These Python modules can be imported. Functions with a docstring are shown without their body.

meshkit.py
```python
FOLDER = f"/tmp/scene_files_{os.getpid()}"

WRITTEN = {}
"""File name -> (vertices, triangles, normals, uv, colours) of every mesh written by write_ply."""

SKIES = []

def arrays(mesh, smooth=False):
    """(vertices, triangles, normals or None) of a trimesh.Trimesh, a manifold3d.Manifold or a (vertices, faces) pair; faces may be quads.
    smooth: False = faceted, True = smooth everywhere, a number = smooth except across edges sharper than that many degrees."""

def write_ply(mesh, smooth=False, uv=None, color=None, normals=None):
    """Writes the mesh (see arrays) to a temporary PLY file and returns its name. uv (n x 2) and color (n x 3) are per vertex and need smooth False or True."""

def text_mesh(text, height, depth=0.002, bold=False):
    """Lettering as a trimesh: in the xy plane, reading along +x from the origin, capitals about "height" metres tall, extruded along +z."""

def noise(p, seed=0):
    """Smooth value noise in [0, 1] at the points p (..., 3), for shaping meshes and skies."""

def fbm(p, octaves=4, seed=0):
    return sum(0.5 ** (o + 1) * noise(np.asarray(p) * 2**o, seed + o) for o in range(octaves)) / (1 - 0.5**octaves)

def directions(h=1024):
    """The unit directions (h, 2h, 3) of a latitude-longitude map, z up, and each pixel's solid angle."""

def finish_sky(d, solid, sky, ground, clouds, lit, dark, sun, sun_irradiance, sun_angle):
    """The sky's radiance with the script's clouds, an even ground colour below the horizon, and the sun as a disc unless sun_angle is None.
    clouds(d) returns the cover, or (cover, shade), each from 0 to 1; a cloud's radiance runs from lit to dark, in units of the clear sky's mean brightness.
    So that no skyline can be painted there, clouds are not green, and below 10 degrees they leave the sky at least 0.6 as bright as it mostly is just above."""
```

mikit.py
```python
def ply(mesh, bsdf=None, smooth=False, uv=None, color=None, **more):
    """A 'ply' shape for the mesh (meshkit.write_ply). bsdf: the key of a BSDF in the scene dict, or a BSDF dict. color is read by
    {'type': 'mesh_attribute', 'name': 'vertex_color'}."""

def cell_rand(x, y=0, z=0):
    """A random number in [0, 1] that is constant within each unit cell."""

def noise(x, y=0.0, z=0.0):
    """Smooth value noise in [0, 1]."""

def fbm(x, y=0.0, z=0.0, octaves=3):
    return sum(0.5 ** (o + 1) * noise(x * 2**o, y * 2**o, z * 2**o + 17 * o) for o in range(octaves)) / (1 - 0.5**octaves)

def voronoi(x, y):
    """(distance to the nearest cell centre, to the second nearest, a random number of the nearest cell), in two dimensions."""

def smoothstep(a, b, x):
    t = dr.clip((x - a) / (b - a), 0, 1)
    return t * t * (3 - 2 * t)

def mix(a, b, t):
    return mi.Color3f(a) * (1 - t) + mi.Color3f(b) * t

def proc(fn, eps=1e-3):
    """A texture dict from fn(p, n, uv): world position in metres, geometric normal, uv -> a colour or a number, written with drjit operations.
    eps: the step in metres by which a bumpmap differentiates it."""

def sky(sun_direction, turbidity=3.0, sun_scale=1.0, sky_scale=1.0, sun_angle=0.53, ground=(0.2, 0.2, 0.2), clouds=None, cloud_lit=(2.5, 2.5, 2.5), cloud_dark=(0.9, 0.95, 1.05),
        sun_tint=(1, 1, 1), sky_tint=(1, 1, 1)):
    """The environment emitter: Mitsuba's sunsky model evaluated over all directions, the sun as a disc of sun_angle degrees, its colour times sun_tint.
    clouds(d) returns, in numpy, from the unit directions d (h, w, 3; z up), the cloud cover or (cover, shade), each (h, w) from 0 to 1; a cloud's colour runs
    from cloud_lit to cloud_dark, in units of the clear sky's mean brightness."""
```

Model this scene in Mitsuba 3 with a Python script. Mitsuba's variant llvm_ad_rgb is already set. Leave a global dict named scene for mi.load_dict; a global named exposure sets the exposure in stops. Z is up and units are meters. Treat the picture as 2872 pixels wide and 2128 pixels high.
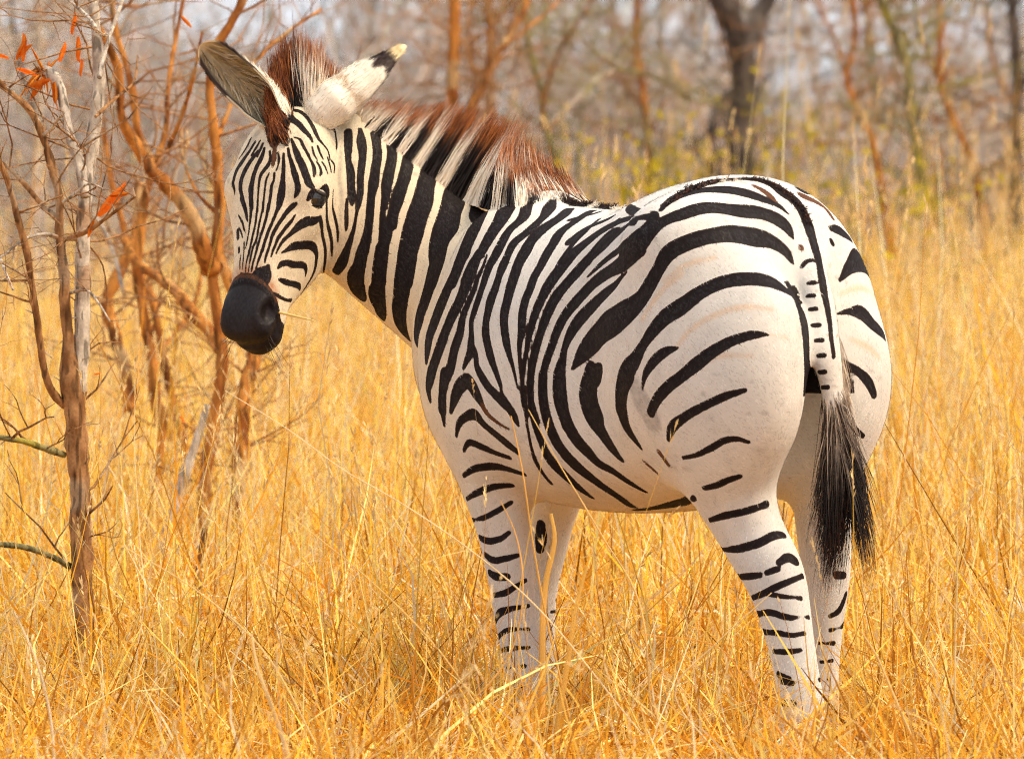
import math, random
import numpy as np, trimesh, mitsuba as mi, mikit, meshkit
from scipy.spatial import cKDTree
from scipy.ndimage import gaussian_filter1d
from mikit import proc, noise, fbm, smoothstep, mix
T = mi.ScalarTransform4f
scene, labels = {'type': 'scene'}, {}

# ------------------------------------------------------------------ camera, sky, exposure
CAM = np.array([0, 0, 1.44])
PITCH = math.atan(566 / 20000)
AIM = CAM + np.array([0, math.cos(PITCH), -math.sin(PITCH)])
scene['camera'] = dict(type='thinlens', to_world=T().look_at(origin=CAM.tolist(), target=AIM.tolist(), up=[0, 0, 1]), fov=2 * math.degrees(math.atan(1115 / 20000)), fov_axis='x',
                       aperture_radius=0.015, focus_distance=19.75, near_clip=0.5, far_clip=2000.0)
scene['sky'] = mikit.sky((0.55, -0.25, 0.80), turbidity=3, sun_scale=0.58, sun_angle=18, clouds=lambda d: 1.0, cloud_lit=(1.95, 2.05, 2.2), cloud_dark=(0.9, 0.95, 1.05), sun_tint=(1.0, 0.95, 0.86))
exposure = 2.33

# ------------------------------------------------------------------ helpers
def tag(key, label, cat=None, group=None, kind=None):
    d = {'label': label}
    if cat: d['category'] = cat
    if group: d['group'] = group
    if kind: d['kind'] = kind
    labels[key] = d

COUNT = {}
def numbered(name):
    n = COUNT.get(name, 0); COUNT[name] = n + 1
    return name if n == 0 else f'{name}_{n:03d}'

def add(name, mesh, bsdf, parent=None, smooth=True, **kw):
    key = numbered((parent + '__' if parent else '') + name)
    scene[key] = mikit.ply(mesh, bsdf, smooth=smooth, **kw)
    return key

def catmull(P, n):
    P = np.asarray(P, float); m = len(P)
    Q = np.vstack([2 * P[0] - P[1], P, 2 * P[-1] - P[-2]])
    out = []
    for i in range(m - 1):
        p0, p1, p2, p3 = Q[i:i + 4]; t = np.linspace(0, 1, n, endpoint=False)[:, None]
        d1 = np.linalg.norm((p2 - p1)[:3]) + 1e-9; d0 = np.linalg.norm((p1 - p0)[:3]) + 1e-9; d2 = np.linalg.norm((p3 - p2)[:3]) + 1e-9
        m1 = ((p1 - p0) / d0 * d1 + (p2 - p1) / d1 * d0) / (d0 + d1) * d1
        m2 = ((p2 - p1) / d1 * d2 + (p3 - p2) / d2 * d1) / (d1 + d2) * d1
        t2, t3 = t * t, t * t * t
        out.append((2 * t3 - 3 * t2 + 1) * p1 + (t3 - 2 * t2 + t) * m1 + (-2 * t3 + 3 * t2) * p2 + (t3 - t2) * m2)
    out.append(P[-1:])
    return np.vstack(out)

def spline(P, step):
    D = catmull(P, 12)
    l = np.r_[0, np.cumsum(np.linalg.norm(np.diff(D[:, :3], axis=0), axis=1))]
    x = np.linspace(0, l[-1], max(2, int(l[-1] / step) + 1))
    return np.stack([np.interp(x, l, c) for c in D.T], 1)

def tube(path, sides=7, rough=0.0, seed=0, step=None, cap=True):
    """A round stem along rows x, y, z, radius."""
    D = spline(path, step) if step else np.asarray(path, float)
    P, r = D[:, :3], np.maximum(D[:, 3], 4e-4)
    t = np.gradient(P, axis=0); t /= np.linalg.norm(t, axis=1, keepdims=True) + 1e-12
    a = np.cross(t, [0.31, 0.87, 0.19]); a /= np.linalg.norm(a, axis=1, keepdims=True); b = np.cross(t, a)
    w = np.arange(sides) * 2 * np.pi / sides
    ring = np.cos(w)[None, :, None] * a[:, None] + np.sin(w)[None, :, None] * b[:, None]
    rr = np.repeat(r[:, None], sides, 1)
    if rough:
        q = (P[:, None] + ring * r[:, None, None]) * 45
        rr = rr * (1 + rough * (meshkit.noise(q * [1, 1, .35], seed) - .5) * 2 + rough * .7 * (meshkit.noise(q * 3 * [1, 1, .3], seed + 5) - .5) * 2)
    v = (P[:, None] + ring * rr[..., None]).reshape(-1, 3)
    n = len(P); i = np.arange(n - 1)[:, None] * sides; j = np.arange(sides)[None]; k = (j + 1) % sides
    f = np.stack([i + j, i + k, i + sides + k, i + sides + j], -1).reshape(-1, 4)
    f = np.vstack([f[:, [0, 1, 2]], f[:, [0, 2, 3]]])
    if cap:
        v = np.vstack([v, P[:1], P[-1:]]); j = np.arange(sides); k = (j + 1) % sides
        f = np.vstack([f, np.stack([k, j, j * 0 + len(v) - 2], 1), np.stack([(n - 1) * sides + j, (n - 1) * sides + k, j * 0 + len(v) - 1], 1)])
    return v, f

def join(parts):
    vs, fs, at = [], [], 0
    for v, f in parts:
        vs.append(v); fs.append(f + at); at += len(v)
    return np.vstack(vs), np.vstack(fs)

def ribbons(P, W, side, C):
    """P (n, k, 3) centre lines, W (n, k) half widths, side (n, 3) or (n, k, 3), C (n, k, 3) colours -> vertices, triangles, colours."""
    n, k = P.shape[:2]
    if side.ndim == 2: side = np.repeat(side[:, None], k, 1)
    v = np.stack([P - side * W[..., None], P + side * W[..., None]], 2).reshape(-1, 3)
    c = np.repeat(C[:, :, None], 2, 2).reshape(-1, 3)
    i = (np.arange(n)[:, None] * 2 * k + np.arange(k - 1)[None] * 2).reshape(-1)
    f = np.vstack([np.stack([i, i + 1, i + 3], 1), np.stack([i, i + 3, i + 2], 1)])
    return v, f, c

# ------------------------------------------------------------------ materials
VC = {'type': 'mesh_attribute', 'name': 'vertex_color'}
def bark(key, a, b, c, scale):
    def f(p, n, uv):
        s = fbm(p.x * scale, p.y * scale, p.z * scale * .3, 3)
        t = noise(p.x * scale * .25, p.y * scale * .25, p.z * scale * .2 + 9)
        k = noise(p.x * scale * 2.5, p.y * scale * 2.5, p.z * scale * .22 + 3)
        return mix(mix(a, b, smoothstep(.3, .7, s)), c, smoothstep(.6, .8, t)) * (.45 + .55 * smoothstep(.26, .42, k)) * (.8 + .4 * noise(p.x * 300, p.y * 300, p.z * 200))
    scene[key] = dict(type='twosided', bsdf=dict(type='principled', base_color=proc(f), roughness=.85, specular=.2))
bark('bark_brown', (.19, .085, .03), (.40, .21, .09), (.38, .26, .16), 60)
bark('bark_grey', (.36, .30, .24), (.60, .53, .44), (.42, .28, .18), 70)
bark('bark_orange', (.24, .075, .014), (.54, .23, .05), (.50, .32, .15), 34)
bark('bark_rust', (.26, .11, .04), (.44, .23, .10), (.40, .28, .16), 50)
bark('bark_moss', (.13, .12, .06), (.26, .23, .10), (.30, .26, .05), 40)
bark('bark_dark', (.05, .038, .033), (.10, .08, .07), (.15, .12, .10), 30)
bark('torn', (.55, .13, .015), (.70, .26, .03), (.62, .40, .10), 50)
scene['straw_leaf'] = dict(type='principledthin', base_color=VC, roughness=.55, spec_trans=0.0, diff_trans=.45, eta=1.3)
scene['hair'] = dict(type='twosided', bsdf=dict(type='principled', base_color=VC, roughness=.5, specular=.25))
scene['twig'] = dict(type='twosided', bsdf=dict(type='diffuse', reflectance=VC))
scene['leaf'] = dict(type='principledthin', base_color=VC, roughness=.5, diff_trans=.9, eta=1.3)
def soil(p, n, uv):
    a = fbm(p.x * 3, p.y * 3, 0, 4); b = noise(p.x * 40, p.y * 40)
    return mix(mix((.30, .14, .03), (.50, .28, .07), smoothstep(.3, .7, a)), (.5, .32, .12), smoothstep(.55, .9, b) * .5)
scene['soil'] = dict(type='diffuse', reflectance=proc(soil))
scene['eye_gloss'] = dict(type='principled', base_color={'type': 'rgb', 'value': [.012, .009, .008]}, roughness=.08, specular=.6, clearcoat=1.0, clearcoat_gloss=.95)

# ---- measured in the animal's own frame: x forward from the tail root, y to its left, z up (metres)
BONES = {
    'torso': ([[0.235,0.0,0.9405,0.312,0.3795,0.3105,2.35],[0.28,0.0,0.93,0.308,0.385,0.315,2.3],[0.36,0.0,0.9168,0.295,0.3812,0.3118,2.2],[0.46,0.0,0.8952,0.285,0.3668,0.3002,2.2],[0.6,0.0,0.8838,0.295,0.3592,0.2939,2.2],[0.74,0.0,0.8925,0.29,0.3575,0.2925,2.2],[0.88,0.0,0.9112,0.262,0.3438,0.2812,2.2],[1.0,0.0,0.9198,0.225,0.3052,0.2498,2.2],[1.05,0.0,0.9425,0.175,0.2475,0.2025,2.2]], [0.0,0.0,1.0], {'cap': 1.0, 'ends': (0.245, 0.06), 'sig': 11, 'e': 2.7}),
    'neck': ([[0.9186,0.0057,1.0229,0.17,0.2307,0.2307,2.1],[1.0147,0.0269,1.0429,0.15,0.2046,0.2046,2.1],[1.0865,0.0425,1.0627,0.138,0.1811,0.1811,2.1],[1.1438,0.064,1.0951,0.13,0.1669,0.1669,2.1],[1.1959,0.0873,1.1347,0.122,0.163,0.163,2.1],[1.2358,0.1115,1.173,0.117,0.1634,0.1634,2.1],[1.267,0.1332,1.2032,0.11,0.1621,0.1621,2.1],[1.2856,0.1553,1.2286,0.105,0.1614,0.1614,2.1],[1.3022,0.1829,1.2626,0.1,0.1588,0.1588,2.1],[1.3189,0.2183,1.2956,0.09,0.1596,0.1596,2.1],[1.3316,0.2568,1.316,0.075,0.1599,0.1599,2.1]], [[-0.126,-0.15,0.981],[-0.166,-0.198,0.966],[-0.187,-0.222,0.957],[-0.197,-0.235,0.952],[-0.18,-0.214,0.96],[-0.154,-0.183,0.971],[-0.131,-0.156,0.979],[-0.117,-0.14,0.983],[-0.093,-0.11,0.99],[-0.021,-0.025,0.999],[0.05,0.06,0.997]], {'cap': 0.5, 'ends': None, 'sig': 14, 'e': 2.0}),
    'head': ([[1.3469,0.3156,1.4233,0.088,0.06,0.11,2.0],[1.3388,0.3467,1.3782,0.108,0.07,0.135,2.2],[1.3328,0.3686,1.3297,0.116,0.074,0.155,2.3],[1.3282,0.3842,1.2845,0.115,0.07,0.175,2.3],[1.3232,0.4015,1.2343,0.104,0.064,0.178,2.2],[1.3176,0.4206,1.1791,0.087,0.058,0.178,2.1],[1.3125,0.4379,1.129,0.072,0.054,0.155,2.1],[1.308,0.4535,1.0838,0.064,0.05,0.115,2.1],[1.304,0.4673,1.0437,0.064,0.05,0.082,2.2],[1.3014,0.4749,1.0069,0.066,0.052,0.07,2.3],[1.2994,0.4806,0.9751,0.062,0.048,0.06,2.2]], [-0.203,0.919,0.338], {'cap': 0.6, 'ends': None, 'sig': 8, 'e': 2.0}),
    'hindL': ([[0.1313,0.11,1.0904,0.05,0.1,0.09,2.0],[0.1041,0.13,1.0134,0.095,0.19,0.158,2.0],[0.0771,0.155,0.9173,0.112,0.22,0.168,2.0],[0.0729,0.165,0.8207,0.105,0.205,0.162,2.0],[0.0758,0.165,0.7238,0.085,0.135,0.125,2.0],[0.0634,0.15,0.6366,0.062,0.088,0.084,2.0],[0.0162,0.14,0.5459,0.056,0.076,0.074,2.0],[-0.0334,0.14,0.4848,0.055,0.07,0.078,2.0],[-0.0668,0.14,0.4089,0.048,0.06,0.066,2.0],[-0.0886,0.14,0.3423,0.043,0.055,0.056,2.0],[-0.1104,0.14,0.2662,0.042,0.052,0.052,2.0],[-0.1264,0.14,0.1706,0.045,0.055,0.055,2.0],[-0.1077,0.14,0.0828,0.04,0.045,0.045,2.0],[-0.0861,0.14,0.0238,0.055,0.07,0.055,2.0]], [1.0,0.0,0.0], {'cap': 0.6, 'ends': None, 'sig': 8, 'e': 2.0}),
    'hindR': ([[0.1364,-0.09,1.1075,0.05,0.08,0.07,2.0],[0.1516,-0.13,1.0285,0.09,0.15,0.13,2.0],[0.1456,-0.155,0.9301,0.112,0.185,0.165,2.0],[0.1296,-0.15,0.8129,0.105,0.175,0.15,2.0],[0.1227,-0.14,0.7152,0.078,0.11,0.11,2.0],[0.1115,-0.13,0.6276,0.058,0.075,0.075,2.0],[0.1084,-0.13,0.5493,0.052,0.062,0.066,2.0],[0.104,-0.13,0.4857,0.049,0.054,0.062,2.0],[0.1039,-0.13,0.4122,0.042,0.044,0.05,2.0],[0.1096,-0.13,0.3237,0.036,0.04,0.04,2.0],[0.1168,-0.13,0.2449,0.034,0.04,0.04,2.0],[0.1211,-0.13,0.1466,0.038,0.045,0.045,2.0],[0.1356,-0.13,0.0771,0.035,0.04,0.04,2.0],[0.1503,-0.13,0.0271,0.05,0.065,0.05,2.0]], [1.0,0.0,0.0], {'cap': 0.6, 'ends': None, 'sig': 8, 'e': 2.0}),
    'foreL': ([[0.9007,0.145,0.9401,0.085,0.14,0.16,2.0],[0.8965,0.155,0.8304,0.095,0.13,0.14,2.0],[0.8793,0.155,0.7308,0.085,0.1,0.105,2.0],[0.8695,0.145,0.6408,0.068,0.075,0.078,2.0],[0.8493,0.145,0.5715,0.058,0.065,0.068,2.0],[0.8291,0.145,0.5022,0.051,0.058,0.058,2.0],[0.8151,0.145,0.4408,0.049,0.054,0.05,2.0],[0.8027,0.145,0.3535,0.043,0.046,0.048,2.0],[0.7717,0.145,0.255,0.042,0.047,0.047,2.0],[0.7454,0.145,0.1665,0.045,0.053,0.053,2.0],[0.7608,0.145,0.086,0.038,0.044,0.044,2.0],[0.7841,0.145,0.0249,0.05,0.065,0.05,2.0]], [1.0,0.0,0.0], {'cap': 0.6, 'ends': None, 'sig': 8, 'e': 2.0}),
    'foreR': ([[1.0069,-0.135,0.8221,0.085,0.13,0.13,2.0],[0.9912,-0.135,0.7211,0.08,0.1,0.1,2.0],[0.9959,-0.135,0.6297,0.062,0.07,0.07,2.0],[1.021,-0.135,0.5579,0.052,0.058,0.058,2.0],[1.0398,-0.135,0.4862,0.047,0.053,0.053,2.0],[1.0587,-0.135,0.4194,0.045,0.05,0.046,2.0],[1.065,-0.135,0.3327,0.04,0.043,0.043,2.0],[1.0618,-0.135,0.2412,0.04,0.044,0.044,2.0],[1.0555,-0.135,0.1703,0.042,0.05,0.05,2.0],[1.0697,-0.135,0.0984,0.036,0.042,0.042,2.0],[1.0934,-0.135,0.036,0.05,0.065,0.05,2.0]], [1.0,0.0,0.0], {'cap': 0.6, 'ends': None, 'sig': 8, 'e': 2.0}),
    'tail': ([[0.1048,-0.0774,1.1618,0.03,0.024,0.024,2.0],[0.0488,-0.0351,1.1463,0.035,0.028,0.028,2.0],[0.0022,-0.0051,1.1005,0.034,0.0272,0.0272,2.0],[-0.0276,0.006,1.0623,0.033,0.0264,0.0264,2.0],[-0.0599,0.0219,1.0049,0.032,0.0256,0.0256,2.0],[-0.096,0.0412,0.9431,0.029,0.0232,0.0232,2.0],[-0.101,0.0353,0.8803,0.026,0.0208,0.0208,2.0],[-0.1047,0.0308,0.8223,0.022,0.0176,0.0176,2.0],[-0.1072,0.0278,0.7644,0.014,0.0112,0.0112,2.0]], [-1.0,0.0,0.2], {'cap': 0.8, 'ends': None, 'sig': 4, 'e': 2.0}),
}
POLL, NOSE_DIR, HEAD_LEN, FACE, HEAD_SIDE = (np.array(a) for a in ([1.3449,0.3271,1.4501], [-0.09475,0.32474,-0.94105], 0.5332, [-0.20328,0.91907,0.33762], [-0.97452,-0.22329,0.02107]))
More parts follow.
